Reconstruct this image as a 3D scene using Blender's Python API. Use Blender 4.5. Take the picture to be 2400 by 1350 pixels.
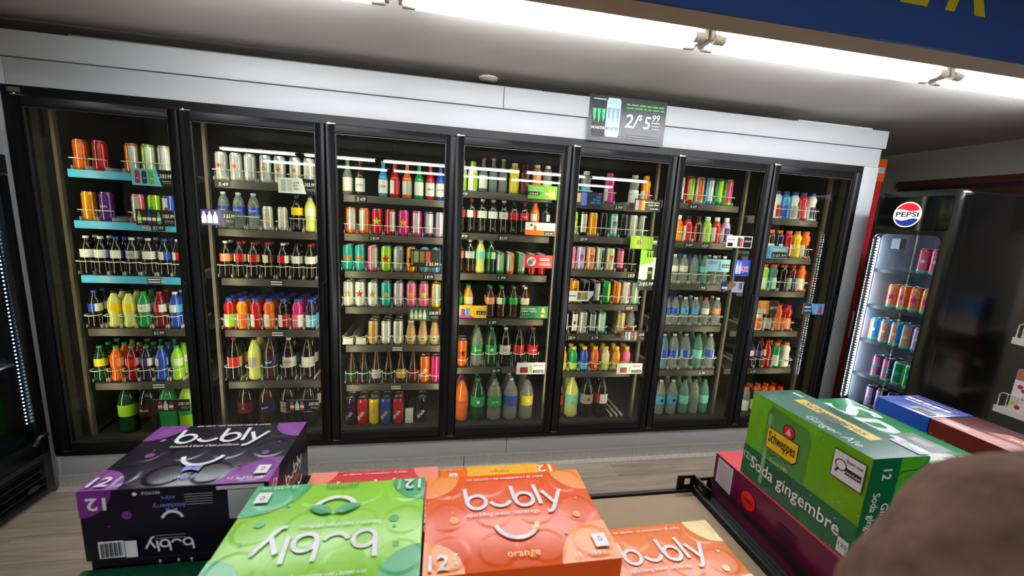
import bpy, bmesh, math, random
from mathutils import Vector, Matrix
from mathutils.geometry import tessellate_polygon

random.seed(7)
SC = bpy.context.scene
COL = SC.collection
for _o in list(bpy.data.objects):
    bpy.data.objects.remove(_o)

# ------------------------------------------------------------------ camera
F_PX = 940.0
CAM = Vector((2.200, -2.589, 1.750))
ROW_R = Vector((0.983552, -0.171542, 0.056563))
ROW_D = Vector((0.025260, -0.179446, -0.983443))
ROW_F = Vector((0.178851, 0.968696, -0.172161))
ROW_F.normalize(); ROW_R = (ROW_R - ROW_F * ROW_R.dot(ROW_F)).normalized(); ROW_D = ROW_F.cross(ROW_R)
cam_d = bpy.data.cameras.new('camera')
cam_d.sensor_width = 36.0
cam_d.lens = F_PX / 2400.0 * 36.0
cam_d.clip_start = 0.01
cam_d.dof.use_dof = True
cam_d.dof.focus_distance = 2.3
cam_d.dof.aperture_fstop = 5.0
cam = bpy.data.objects.new('camera', cam_d)
COL.objects.link(cam)
cam.matrix_world = Matrix(((ROW_R.x, -ROW_D.x, -ROW_F.x, CAM.x), (ROW_R.y, -ROW_D.y, -ROW_F.y, CAM.y),
                           (ROW_R.z, -ROW_D.z, -ROW_F.z, CAM.z), (0, 0, 0, 1)))
SC.camera = cam

# ------------------------------------------------------------------ world, exposure
wd = bpy.data.worlds.new('world'); SC.world = wd; wd.use_nodes = True
wd.node_tree.nodes['Background'].inputs[0].default_value = (0.5, 0.5, 0.52, 1)
wd.node_tree.nodes['Background'].inputs[1].default_value = 0.02
SC.view_settings.view_transform = 'Standard'
SC.view_settings.look = 'None'
SC.view_settings.gamma = 1.0
SC.view_settings.use_curve_mapping = False
SC.view_settings.exposure = 0.0
SC.cycles.transparent_max_bounces = 40
SC.cycles.max_bounces = 6
SC.cycles.diffuse_bounces = 3
SC.cycles.glossy_bounces = 3
SC.cycles.transmission_bounces = 3
SC.cycles.use_adaptive_sampling = True
SC.cycles.adaptive_threshold = 0.11
SC.cycles.use_denoising = True
SC.cycles.caustics_reflective = False
SC.cycles.caustics_refractive = False
TUBE_E = 43.0       # ceiling tubes
LED_E = 64.0        # strips behind the cooler mullions
FRIDGE_E = 170.0     # diode rows in the two free-standing fridges


# image-pixel helpers: a point of the photograph (2400 x 1350) taken to a real plane of the shop
def ray(px, py):
    return (ROW_R * ((px - 1200) / F_PX) + ROW_D * ((py - 675) / F_PX) + ROW_F)
def on_y(px, py, Y):
    d = ray(px, py); return CAM + d * ((Y - CAM.y) / d.y)
def on_x(px, py, X):
    d = ray(px, py); return CAM + d * ((X - CAM.x) / d.x)
def on_z(px, py, Z):
    d = ray(px, py); return CAM + d * ((Z - CAM.z) / d.z)
def x_at(px, Y, Z):
    t = (px - 1200) / F_PX
    n = ROW_R - ROW_F * t
    return CAM.x - (n.y * (Y - CAM.y) + n.z * (Z - CAM.z)) / n.x


# ------------------------------------------------------------------ materials
def lin(h):
    h = h.lstrip('#')
    c = [int(h[i:i + 2], 16) / 255 for i in (0, 2, 4)]
    return tuple(x / 12.92 if x <= .04045 else ((x + .055) / 1.055) ** 2.4 for x in c) + (1.0,)
_M = {}
def new_mat(name):
    m = bpy.data.materials.new(name); m.use_nodes = True
    return m, m.node_tree, m.node_tree.nodes['Principled BSDF']
def paint(hexc, rough=.45, metal=0.0, coat=0.0, vary=0.0, scale=40.0, bump=0.0, spec=.5, dents=None):
    key = (hexc, rough, metal, coat, vary, scale, bump, spec, dents)
    if key in _M: return _M[key]
    m, nt, p = new_mat('paint_' + hexc.strip('#'))
    c = lin(hexc)
    p.inputs['Base Color'].default_value = c
    p.inputs['Roughness'].default_value = rough
    p.inputs['Metallic'].default_value = metal
    p.inputs['Specular IOR Level'].default_value = spec
    if coat: p.inputs['Coat Weight'].default_value = coat; p.inputs['Coat Roughness'].default_value = .22 if dents else .06
    N, L = nt.nodes.new, nt.links.new
    if vary or bump:
        tc = N('ShaderNodeTexCoord'); nz = N('ShaderNodeTexNoise')
        nz.inputs['Scale'].default_value = scale; nz.inputs['Detail'].default_value = 4
        L(tc.outputs['Object'], nz.inputs['Vector'])
        if vary:
            mx = N('ShaderNodeMix'); mx.data_type = 'RGBA'
            mx.inputs[6].default_value = tuple(x * (1 - vary) for x in c[:3]) + (1,)
            mx.inputs[7].default_value = tuple(min(1, x * (1 + vary)) for x in c[:3]) + (1,)
            vr = N('ShaderNodeMapRange'); vr.inputs[1].default_value = .32; vr.inputs[2].default_value = .68
            L(nz.outputs['Fac'], vr.inputs[0]); L(vr.outputs[0], mx.inputs[0]); L(mx.outputs[2], p.inputs['Base Color'])
        if bump:
            b = N('ShaderNodeBump'); b.inputs['Strength'].default_value = bump; b.inputs['Distance'].default_value = .002
            L(nz.outputs['Fac'], b.inputs['Height']); L(b.outputs['Normal'], p.inputs['Normal'])
    if dents:
        # the ends of the cans packed inside press through the thin board
        tc = N('ShaderNodeTexCoord'); sp = N('ShaderNodeSeparateXYZ'); L(tc.outputs['Object'], sp.inputs[0])
        sq = []
        for k in range(2):
            a = N('ShaderNodeMath'); a.operation = 'MULTIPLY'; a.inputs[1].default_value = 1 / dents; L(sp.outputs[k], a.inputs[0])
            f = N('ShaderNodeMath'); f.operation = 'FRACT'; L(a.outputs[0], f.inputs[0])
            s = N('ShaderNodeMath'); s.operation = 'SUBTRACT'; s.inputs[1].default_value = .5; L(f.outputs[0], s.inputs[0])
            q = N('ShaderNodeMath'); q.operation = 'POWER'; q.inputs[1].default_value = 2; L(s.outputs[0], q.inputs[0])
            sq.append(q)
        ad = N('ShaderNodeMath'); ad.operation = 'ADD'; L(sq[0].outputs[0], ad.inputs[0]); L(sq[1].outputs[0], ad.inputs[1])
        rt = N('ShaderNodeMath'); rt.operation = 'SQRT'; L(ad.outputs[0], rt.inputs[0])
        mr = N('ShaderNodeMapRange'); mr.interpolation_type = 'SMOOTHSTEP'
        mr.inputs[1].default_value = .34; mr.inputs[2].default_value = .47; mr.inputs[3].default_value = 1; mr.inputs[4].default_value = 0
        L(rt.outputs[0], mr.inputs[0])
        nz = N('ShaderNodeTexNoise'); nz.inputs['Scale'].default_value = 18; nz.inputs['Detail'].default_value = 2
        L(tc.outputs['Object'], nz.inputs['Vector'])
        mu = N('ShaderNodeMath'); mu.operation = 'MULTIPLY_ADD'; mu.inputs[1].default_value = .9
        L(nz.outputs['Fac'], mu.inputs[0]); L(mr.outputs[0], mu.inputs[2])
        b = N('ShaderNodeBump'); b.inputs['Strength'].default_value = .38; b.inputs['Distance'].default_value = .0022
        L(mu.outputs[0], b.inputs['Height']); L(b.outputs['Normal'], p.inputs['Normal'])
    _M[key] = m
    return m
def glow(hexc, strength):
    key = ('glow', hexc, strength)
    if key in _M: return _M[key]
    m, nt, p = new_mat('lamp')
    p.inputs['Base Color'].default_value = (1, 1, 1, 1)
    p.inputs['Emission Color'].default_value = lin(hexc)
    p.inputs['Emission Strength'].default_value = strength
    _M[key] = m
    return m
def lamp_print(hexc, strength):
    """printed face of a back-lit logo"""
    key = ('lit', hexc, strength)
    if key not in _M:
        m, nt, p = new_mat('backlit_print')
        p.inputs['Base Color'].default_value = lin(hexc); p.inputs['Emission Color'].default_value = lin(hexc); p.inputs['Emission Strength'].default_value = strength
        _M[key] = m
    return _M[key]
def clear(hexc='#ffffff', thru=.92, ior=1.45, rough=.02, haze=0.0):
    """thin clear sheet: light goes straight on, Fresnel share mirrors"""
    key = ('clear', hexc, thru, ior, rough, haze)
    if key in _M: return _M[key]
    m = bpy.data.materials.new('clear_sheet'); m.use_nodes = True
    nt = m.node_tree; nt.nodes.clear(); N, L = nt.nodes.new, nt.links.new
    out = N('ShaderNodeOutputMaterial'); mx = N('ShaderNodeMixShader'); tr = N('ShaderNodeBsdfTransparent')
    gl = N('ShaderNodeBsdfGlossy'); fr = N('ShaderNodeFresnel')
    c = lin(hexc)
    tr.inputs[0].default_value = tuple(x * thru for x in c[:3]) + (1,)
    gl.inputs['Roughness'].default_value = rough
    ge = N('ShaderNodeNewGeometry'); io = N('ShaderNodeMapRange')
    io.inputs[3].default_value = ior; io.inputs[4].default_value = 1 / ior      # a thin sheet mirrors alike from both sides
    L(ge.outputs['Backfacing'], io.inputs[0]); L(io.outputs[0], fr.inputs['IOR'])
    L(fr.outputs[0], mx.inputs[0]); L(gl.outputs[0], mx.inputs[2])
    if haze:
        m2 = N('ShaderNodeMixShader'); df = N('ShaderNodeBsdfDiffuse'); df.inputs[0].default_value = c
        m2.inputs[0].default_value = haze
        L(tr.outputs[0], m2.inputs[1]); L(df.outputs[0], m2.inputs[2]); L(m2.outputs[0], mx.inputs[1])
    else:
        L(tr.outputs[0], mx.inputs[1])
    L(mx.outputs[0], out.inputs[0])
    _M[key] = m
    return m
def wood(hex1, hex2, scale=1.0, rough=.45):
    key = ('wood', hex1, hex2, scale)
    if key in _M: return _M[key]
    m, nt, p = new_mat('wood')
    N, L = nt.nodes.new, nt.links.new
    tc = N('ShaderNodeTexCoord'); oi = N('ShaderNodeObjectInfo'); va = N('ShaderNodeVectorMath'); va.operation = 'ADD'
    mp = N('ShaderNodeMapping'); mp.inputs['Scale'].default_value = (1.2 * scale, 14 * scale, 14 * scale)
    sc_ = N('ShaderNodeVectorMath'); sc_.operation = 'SCALE'; sc_.inputs[3].default_value = 31.0
    cv = N('ShaderNodeCombineXYZ')
    for k in range(3): L(oi.outputs['Random'], cv.inputs[k])
    L(cv.outputs[0], sc_.inputs[0]); L(tc.outputs['Object'], va.inputs[0]); L(sc_.outputs[0], va.inputs[1])
    L(va.outputs[0], mp.inputs['Vector'])
    nz = N('ShaderNodeTexNoise'); nz.inputs['Scale'].default_value = 2.2; nz.inputs['Detail'].default_value = 6; nz.inputs['Distortion'].default_value = .6
    L(mp.outputs[0], nz.inputs['Vector'])
    n2 = N('ShaderNodeTexNoise'); n2.inputs['Scale'].default_value = 1.1; L(va.outputs[0], n2.inputs['Vector'])
    ad = N('ShaderNodeMath'); ad.operation = 'MULTIPLY_ADD'; ad.inputs[1].default_value = .55
    L(n2.outputs['Fac'], ad.inputs[0]); L(nz.outputs['Fac'], ad.inputs[2])
    ra = N('ShaderNodeMath'); ra.operation = 'MULTIPLY_ADD'; ra.inputs[1].default_value = .22; L(oi.outputs['Random'], ra.inputs[0]); L(ad.outputs[0], ra.inputs[2])
    mr = N('ShaderNodeMapRange'); mr.inputs[1].default_value = .55; mr.inputs[2].default_value = 1.2; L(ra.outputs[0], mr.inputs[0])
    mx = N('ShaderNodeMix'); mx.data_type = 'RGBA'; mx.inputs[6].default_value = lin(hex1); mx.inputs[7].default_value = lin(hex2)
    L(mr.outputs[0], mx.inputs[0]); L(mx.outputs[2], p.inputs['Base Color'])
    p.inputs['Roughness'].default_value = rough
    b = N('ShaderNodeBump'); b.inputs['Strength'].default_value = .15; b.inputs['Distance'].default_value = .001
    L(nz.outputs['Fac'], b.inputs['Height']); L(b.outputs['Normal'], p.inputs['Normal'])
    _M[key] = m
    return m

BLACK = paint('#0c0c0e', .35)
BLACK_METAL = paint('#0b0b0d', .5, 0, 0, 0, 40, 0, .35)
WHITE_PANEL = paint('#b2b6b7', .42, 0, 0, .02, 2.0, .03)
STEEL = paint('#b8b6ae', .35, .85)
ALU = paint('#c9c9c6', .28, .95)
WHITE_PLASTIC = paint('#dedcd4', .4)


# ------------------------------------------------------------------ mesh builder
def props(o, label=None, cat=None, group=None, kind=None):
    if label: o['label'] = label
    if cat: o['category'] = cat
    if group: o['group'] = group
    if kind: o['kind'] = kind
    return o
def empty(name, loc, label, cat, group=None, rz=0.0):
    o = bpy.data.objects.new(name, None); COL.objects.link(o)
    o.location = loc; o.rotation_euler = (0, 0, rz); o.empty_display_size = .05
    return props(o, label, cat, group)
def put(name, me, parent=None, loc=None):
    o = bpy.data.objects.new(name, me); COL.objects.link(o)
    if parent is not None: o.parent = parent
    if loc is not None: o.location = loc
    return o
class MB:
    def __init__(s): s.v = []; s.f = []; s.m = []
    def poly(s, pts, mi=0):
        n = len(s.v); s.v += [tuple(p) for p in pts]; s.f.append(tuple(range(n, n + len(pts)))); s.m.append(mi); return s
    def box(s, x0, y0, z0, x1, y1, z1, mi=0):
        n = len(s.v)
        s.v += [(x0, y0, z0), (x1, y0, z0), (x1, y1, z0), (x0, y1, z0), (x0, y0, z1), (x1, y0, z1), (x1, y1, z1), (x0, y1, z1)]
        for f in ((3, 2, 1, 0), (4, 5, 6, 7), (0, 1, 5, 4), (1, 2, 6, 5), (2, 3, 7, 6), (3, 0, 4, 7)):
            s.f.append(tuple(n + k for k in f)); s.m.append(mi)
        return s
    def lathe(s, prof, n=20, mi=0, c=(0, 0, 0), mfun=None):
        """prof: (radius, z) bottom to top"""
        rings = []
        for r, z in prof:
            if r < 1e-6:
                rings.append([len(s.v)]); s.v.append((c[0], c[1], c[2] + z))
            else:
                rings.append(list(range(len(s.v), len(s.v) + n)))
                for k in range(n):
                    a = 2 * math.pi * k / n
                    s.v.append((c[0] + r * math.cos(a), c[1] + r * math.sin(a), c[2] + z))
        for i in range(len(rings) - 1):
            A, B = rings[i], rings[i + 1]
            for k in range(n):
                k2 = (k + 1) % n
                if len(A) == 1 and len(B) == 1: continue
                if len(A) == 1: f = (A[0], B[k2], B[k])
                elif len(B) == 1: f = (A[k], A[k2], B[0])
                else: f = (A[k], A[k2], B[k2], B[k])
                s.f.append(f); s.m.append(mfun(i, (k + .5) / n * 360) if mfun else mi)
        return s
    def tube(s, path, r, n=6, mi=0, closed=False, caps=True):
        path = [Vector(p) for p in path]; rings = []
        up0 = Vector((0, 0, 1))
        for i, p in enumerate(path):
            if closed: t = path[(i + 1) % len(path)] - path[i - 1]
            else: t = path[min(i + 1, len(path) - 1)] - path[max(i - 1, 0)]
            t.normalize()
            up = up0 if abs(t.z) < .9 else Vector((0, 1, 0))
            a = t.cross(up).normalized(); b = a.cross(t)
            rr = r[i] if isinstance(r, (list, tuple)) else r
            rings.append(list(range(len(s.v), len(s.v) + n)))
            for k in range(n):
                an = 2 * math.pi * k / n
                s.v.append(tuple(p + a * (rr * math.cos(an)) + b * (rr * math.sin(an))))
        m = len(path)
        for i in range(m if closed else m - 1):
            A, B = rings[i], rings[(i + 1) % m]
            for k in range(n):
                s.f.append((A[k], B[k], B[(k + 1) % n], A[(k + 1) % n])); s.m.append(mi)
        if caps and not closed:
            s.f.append(tuple(rings[0])); s.m.append(mi); s.f.append(tuple(reversed(rings[-1]))); s.m.append(mi)
        return s
    def mesh(s, name, mats, smooth=None, bevel=0.0, segs=2):
        me = bpy.data.meshes.new(name)
        me.from_pydata(s.v, [], s.f)
        for m in (mats if isinstance(mats, (list, tuple)) else [mats]): me.materials.append(m)
        me.polygons.foreach_set('material_index', s.m)
        if bevel:
            bm = bmesh.new(); bm.from_mesh(me)
            bmesh.ops.remove_doubles(bm, verts=bm.verts, dist=1e-6)
            bmesh.ops.bevel(bm, geom=list(bm.edges), offset=bevel, segments=segs, profile=.6, affect='EDGES', clamp_overlap=True)
            bm.to_mesh(me); bm.free()
        if smooth:
            me.polygons.foreach_set('use_smooth', [True] * len(me.polygons))
            me.set_sharp_from_angle(angle=math.radians(smooth))
        me.update()
        return me
    def build(s, name, mats, parent=None, loc=None, smooth=None, bevel=0.0, segs=2):
        return put(name, s.mesh(name, mats, smooth, bevel, segs), parent, loc)
def box_obj(name, a, b, mat, parent=None, bevel=0.0, smooth=None):
    return MB().box(*a, *b).build(name, mat, parent, bevel=bevel, smooth=smooth or (40 if bevel else None))


# ------------------------------------------------------------------ flat print: lettering, logos, patches
_T = {}
def text_tris(s, bold=0.0, shear=0.0, space=1.0):
    key = (s, bold, shear, space)
    if key in _T: return _T[key]
    c = bpy.data.curves.new('t', 'FONT'); c.body = s; c.size = 1.0; c.resolution_u = 2
    c.offset = bold; c.shear = shear; c.space_character = space; c.align_x = 'LEFT'
    o = bpy.data.objects.new('t', c); COL.objects.link(o)
    bpy.context.view_layer.update()
    me = bpy.data.meshes.new_from_object(o.evaluated_get(bpy.context.evaluated_depsgraph_get()))
    v = [(p.co.x, p.co.y) for p in me.vertices]
    f = [tuple(p.vertices) for p in me.polygons]
    bpy.data.objects.remove(o); bpy.data.curves.remove(c); bpy.data.meshes.remove(me)
    xs = [p[0] for p in v] or [0, 1]
    x0, x1 = min(xs), max(xs)
    v = [(x - x0, y) for x, y in v]
    _T[key] = (v, f, x1 - x0)
    return _T[key]
def arc(cx, cy, r, a0, a1, n=14, ry=None):
    ry = ry or r
    return [(cx + r * math.cos(math.radians(a0 + (a1 - a0) * i / n)), cy + ry * math.sin(math.radians(a0 + (a1 - a0) * i / n))) for i in range(n + 1)]
class Art:
    def __init__(s, w=1.0, h=1.0, step=.00012): s.w = w; s.h = h; s.L = []; s.step = step; s.mats = []
    def _mi(s, m):
        if m not in s.mats: s.mats.append(m)
        return s.mats.index(m)
    def add(s, v, f, mat): s.L.append((v, f, s._mi(mat))); return s
    def _clip(s, pts):
        for ax, lim, sg in ((0, 0, 1), (0, s.w, -1), (1, 0, 1), (1, s.h, -1)):
            out = []
            for i in range(len(pts)):
                a, b = pts[i - 1], pts[i]
                da, db = (a[ax] - lim) * sg, (b[ax] - lim) * sg
                if (da >= 0) != (db >= 0):
                    t = da / (da - db); out.append((a[0] + (b[0] - a[0]) * t, a[1] + (b[1] - a[1]) * t))
                if db >= 0: out.append(b)
            pts = out
            if not pts: return []
        return pts
    def poly(s, pts, mat, clip=True):
        if clip: pts = s._clip(pts)
        if len(pts) < 3: return s
        tri = tessellate_polygon([[Vector((p[0], p[1], 0)) for p in pts]])
        return s.add(list(pts), [tuple(t) for t in tri], mat)
    def rect(s, x, y, w, h, mat): return s.poly([(x, y), (x + w, y), (x + w, y + h), (x, y + h)], mat)
    def circ(s, cx, cy, r, mat, n=28, ry=None): return s.poly(arc(cx, cy, r, 0, 360, n, ry)[:-1], mat)
    def stroke(s, pts, w, mat, closed=False):
        v = []; f = []; n = len(pts)
        for i in range(n):
            a = Vector(pts[i - 1] if (i or closed) else pts[i]); b = Vector(pts[(i + 1) % n] if (i < n - 1 or closed) else pts[i])
            t = (b - a).normalized(); p = Vector(pts[i]); q = Vector((-t.y, t.x)) * w / 2
            v += [tuple(p + q), tuple(p - q)]
        for i in range(n if closed else n - 1):
            j = (i + 1) % n; f.append((2 * i, 2 * i + 1, 2 * j + 1, 2 * j))
        return s.add(v, f, mat)
    def text(s, t, x, y, size, mat, al='c', bold=0.0, shear=0.0, rot=0.0, wfit=None, space=1.0, sy=1.0):
        v, f, w = text_tris(t, bold, shear, space)
        if not v: return s
        kx = size
        if wfit: kx = wfit / w
        off = {'c': -.5, 'l': 0, 'r': -1}[al] * w * kx
        ca, sa = math.cos(math.radians(rot)), math.sin(math.radians(rot))
        out = []
        for a, b in v:
            a = a * kx + off; b = b * size * sy
            out.append((x + a * ca - b * sa, y + a * sa + b * ca))
        return s.add(out, f, mat)
    def fine_print(s, x, y, w, h, mat, seed=1):
        """a line of print too small to read: short bars"""
        rg = random.Random(seed); a = x
        while a < x + w * .97:
            q = min(w * rg.uniform(.08, .2), x + w - a); s.rect(a, y, q, h, mat); a += q + w * .03
        return s
    def sparkle_word(s, x, y, k, mat, w=.085):
        """rounded lower-case wordmark: b, smile-shaped u, b, l, y; k = x-height unit"""
        P = lambda pts: [(x + a * k, y + b * k) for a, b in pts]
        W = w * k
        s.stroke(P([(0.02, 1.0), (0.07, .33)]), W, mat)
        s.stroke(P(arc(.39, .31, .305, 0, 360, 26)[:-1]), W, mat, closed=True)
        s.stroke(P(arc(1.18, .43, .36, 203, 337, 14)), W, mat)
        s.stroke(P([(1.62, 1.0), (1.66, .33)]), W, mat)
        s.stroke(P(arc(1.99, .31, .305, 0, 360, 26)[:-1]), W, mat, closed=True)
        s.stroke(P([(2.43, 1.0), (2.52, .03)]), W, mat)
        s.stroke(P([(2.66, .66), (2.97, .06)]), W, mat)
        s.stroke(P([(3.30, .66), (2.99, 0.0), (2.86, -.25), (2.77, -.33), (2.66, -.33)]), W, mat)
        return s
    def faces(s, fn, base=0.0):
        v = []; f = []; mi = []
        for li, (pv, pf, m) in enumerate(s.L):
            n = len(v); v += [fn(a, b, base + li * s.step) for a, b in pv]
            for q in pf: f.append(tuple(n + k for k in q)); mi.append(m)
        return v, f, mi
    def flat(s, name, parent, O, U, V, base=.0003, kind=None):
        O, U, V = Vector(O), Vector(U).normalized(), Vector(V).normalized(); N = U.cross(V)
        b = MB(); b.v, b.f, b.m = s.faces(lambda x, y, h: tuple(O + U * x + V * y + N * h), base)
        return b.build(name, s.mats, parent)
    def wrap(s, name, parent, r, az, z0, base=.0004):
        b = MB()
        out = []
        for pv, pf, m in s.L:                       # cut wide pieces up so that they follow the curve
            v, f = [], []
            todo = [(pv[q[0]], pv[q[i]], pv[q[i + 1]]) for q in pf for i in range(1, len(q) - 1)]
            while todo:
                t = todo.pop()
                e = [abs(t[i][0] - t[(i + 1) % 3][0]) for i in range(3)]
                k = e.index(max(e))
                if e[k] > r * .22:
                    p, q, c = t[k], t[(k + 1) % 3], t[(k + 2) % 3]
                    mid = ((p[0] + q[0]) / 2, (p[1] + q[1]) / 2); todo += [(p, mid, c), (mid, q, c)]
                else:
                    n = len(v); v += t; f.append((n, n + 1, n + 2))
            out.append((v, f, m))
        s.L = out
        def fn(x, y, h):
            a = math.radians(az) + x / r
            return ((r + h) * math.cos(a), (r + h) * math.sin(a), z0 + y)
        b.v, b.f, b.m = s.faces(fn, base)
        return b.build(name, s.mats, parent)

# ================================================================== THE SETTING
XL, XR, YB, YF, ZC, ZH = -1.6, 6.75, 1.75, -8.4, 2.60, 2.95
YS = -1.37                                   # front of the blue bulkhead, where the ceiling steps up
CEIL = paint('#cfcac0', .8, 0, 0, .03, 3.0, .06)
WALLM = paint('#8d8880', .75, 0, 0, .03, 2.0, .05)

def structure(o): o['kind'] = 'structure'; return o
fl = structure(box_obj('floor', (XL, YF, -.06), (XR, YB, -.004), wood('#55493f', '#7d7062')))
PLANK = wood('#857767', '#b9a996', rough=.38)
pw, pl = .182, 1.22
me_full = MB().box(0, 0, -.006, pl - .0022, pw - .0022, .0).mesh('plank', PLANK)
r_i = 0
y = -.03
while y > -2.35:
    x = -1.4 - (r_i * .47) % pl
    while x < XR - .02:
        xa, xb = max(x, -1.4), min(x + pl, XR - .02)
        if xb - xa > .05:
            me = me_full if (xb - xa) > pl - 1e-4 else MB().box(0, 0, -.006, xb - xa - .0022, pw - .0022, .0).mesh('plank', PLANK)
            put('plank', me, fl, (xa, y - pw, 0))
        x += pl
    y -= pw; r_i += 1
structure(box_obj('ceiling', (XL, YS, ZC), (XR, YB, ZC + .06), CEIL))
structure(box_obj('ceiling', (XL, YF, ZH), (XR, YS, ZH + .06), CEIL))
structure(box_obj('wall_back', (XL - .1, YB, 0), (XR + .1, YB + .1, ZH), WALLM))
structure(box_obj('wall_front', (XL - .1, YF - .1, 0), (XR + .1, YF, ZH), WALLM))
structure(box_obj('wall_left', (XL - .1, YF, 0), (XL, YB, ZH), WALLM))
wr = structure(box_obj('wall_right', (XR, YF, 0), (XR + .1, YB, ZH), WALLM))
DARKWOOD = wood('#2a1710', '#46261a', 1.4, .4)
t1 = structure(MB().box(XR - .03, -1.2, 2.262, XR - .001, .86, 2.325).build('trim_1', DARKWOOD, bevel=.004))
t2 = structure(MB().box(XR - .02, -1.2, 2.225, XR - .001, .84, 2.262).build('trim_2', paint('#1b0f0b', .5)))
t3 = structure(MB().box(XR - .04, -1.2, 1.9, XR - .001, .80, 2.225).build('trim_3', DARKWOOD, bevel=.004))

# blue bulkhead sign hanging between the two ceilings
blk = empty('bulkhead_sign', (2.0, YS, 2.4), 'blue bulkhead fascia with yellow italic lettering hanging under the ceiling', 'sign')
def kid(o, parent): o.parent = parent; o.matrix_parent_inverse = Matrix.Translation(parent.location).inverted(); return o
kid(box_obj('bulkhead_box', (XL, YS + .012, 2.40), (XR, YS + .11, ZH), paint('#d6c6b4', .7)), blk)
kid(box_obj('fascia_board', (XL, YS, 2.398), (XR, YS + .012, ZH), paint('#2450a0', .5, 0, 0, .05, 1.0)), blk)
a = Art(4, 1)
YEL = paint('#e3cf12', .5)
a.text('E', .0, .0, .30, YEL, 'l', .018, .25, wfit=.155); a.text('R', .185, .0, .30, YEL, 'l', .018, .25, wfit=.175)
kid(a.flat('lettering', None, (3.655, YS - .0005, 2.521), (1, 0, 0), (0, 0, 1)), blk)

# ------------------------------------------------------------------ ceiling strip lights
TUBE = glow('#f4f7ff', TUBE_E); TUBE_FAR = glow('#f4f7ff', TUBE_E * .5)
FIXW = paint('#d6d4cc', .5)
def strip_light(x0, x1, yc, z, label, tube=TUBE):
    e = empty('strip_light', (x0, yc, z + .055), label, 'light', 'fluorescent strip lights in a row')
    L = x1 - x0
    MB().box(0, -.065, -.025, L, .065, -.0005).box(-.012, -.05, -.06, .006, .05, -.0).box(L - .006, -.05, -.06, L + .012, .05, 0).build('housing', FIXW, e, bevel=.002)
    for dy in (-.042, .036):
        o = MB()
        b = MB().lathe([(.019, .05), (.019, L - .05)], 10 if tube is TUBE else 7); b.v = [(p[2], p[1] + dy, p[0] - .055) for p in b.v]
        b.f = [tuple(reversed(f)) for f in b.f]
        b.build('tube', tube, e, smooth=40)
        for xx in (0.002, L - .052):
            b = MB().lathe([(0, 0), (.0195, 0), (.0195, .05), (0, .05)], 12); b.v = [(p[2] + xx, p[1] + dy, p[0] - .055) for p in b.v]
            b.f = [tuple(reversed(f)) for f in b.f]
            b.build('tube_cap', paint('#c8c5bb', .5), e, smooth=40)
    return e
LX = [(.72, 1.97), (2.03, 3.28), (3.32, 4.57), (4.61, 5.86)]
LN = ['strip light reaching the left end of the lamp row by the cooler', 'strip light above the third cooler door, twin white tubes',
      'strip light above the fifth cooler door, twin white tubes', 'strip light nearest the right wall, twin white tubes']
for (x0, x1), nm in zip(LX, LN): strip_light(x0, x1, -.85, 2.545, nm)
ROWN = ['first', 'second', 'third', 'fourth', 'fifth', 'sixth']
for yy, nm in ((-5.1, 'nearer'), (-6.75, 'farther')):
    for k in range(6):
        x0 = -1.45 + k * 1.29
        e = strip_light(x0, x0 + 1.25, yy, 2.60, 'hanging strip light in the %s row behind the camera, %s from left' % (nm, ROWN[k]), TUBE_FAR)
        for xx in (.2, 1.05): MB().box(xx - .004, -.004, .0, xx + .004, .004, ZH - 2.6556).build('hanger_rod', FIXW, e)
sd = on_z(1140, 197, 2.59)
props(MB().lathe([(0, 0), (.045, 0), (.06, .012), (.06, .02), (0, .02)], 20).build('ceiling_disc', paint('#cfcab4', .5), None, (2.47, .1, 2.58), smooth=40),
      'small round cream disc on the ceiling above the cooler', 'detector')

# ================================================================== THE WALK-IN COOLER
SEAM = [0.062 + .7373 * k for k in range(8)]; SEAM[0] = .045; SEAM[7] = 5.215
ZB, ZT = .21, 2.27
cool = empty('walk_in_cooler', (2.63, 0, 0), 'long white walk-in drinks cooler with seven black-framed glass doors', 'cooler')
def ck(o): return kid(o, cool)
# panels
def panel(name, x0, y0, z0, x1, y1, z1): return ck(MB().box(x0, y0, z0, x1, y1, z1).build(name, WHITE_PANEL, bevel=.003, smooth=40))
for xa, xb in ((-.9, 2.555), (2.558, 5.405)): panel('header_panel', xa, -.022, 2.402, xb, .04, 2.525)
for xa, xb in ((-.9, .02), (.023, 5.39)): panel('header_panel', xa, -.006, ZT, xb, .05, 2.4)
panel('side_panel', 5.262, -.005, 0.09, 5.40, .05, ZT)
panel('side_panel', 5.37, .052, 0, 5.40, 1.1, 2.39)
panel('side_panel', -.9, -.005, 0.0, -.002, .05, ZT)
for xa, xb in ((0.0, .02), (.023, 2.70), (2.703, 5.40)): panel('plinth_panel', xa, -.012, .085, xb, .06, ZB)
# vinyl cove along the foot
prof = [(-.045, 0), (-.036, .006), (-.022, .016), (-.0165, .035), (-.0155, .088), (-.012, .088), (-.012, 0)]
for xa, xb in ((0, 2.40), (2.404, 5.4)):
    b = MB(); n = len(prof)
    for xx in (xa, xb): b.v += [(xx, p[0], p[1]) for p in prof]
    for k in range(n): b.f.append((k, (k + 1) % n, n + (k + 1) % n, n + k)); b.m.append(0)
    b.f += [tuple(reversed(range(n))), tuple(range(n, 2 * n))]; b.m += [0, 0]
    b.f = [tuple(reversed(f)) for f in b.f]
    ck(b.build('cove_base', paint('#a8a39a', .6, 0, 0, .12, 60, .3), smooth=30))
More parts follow.
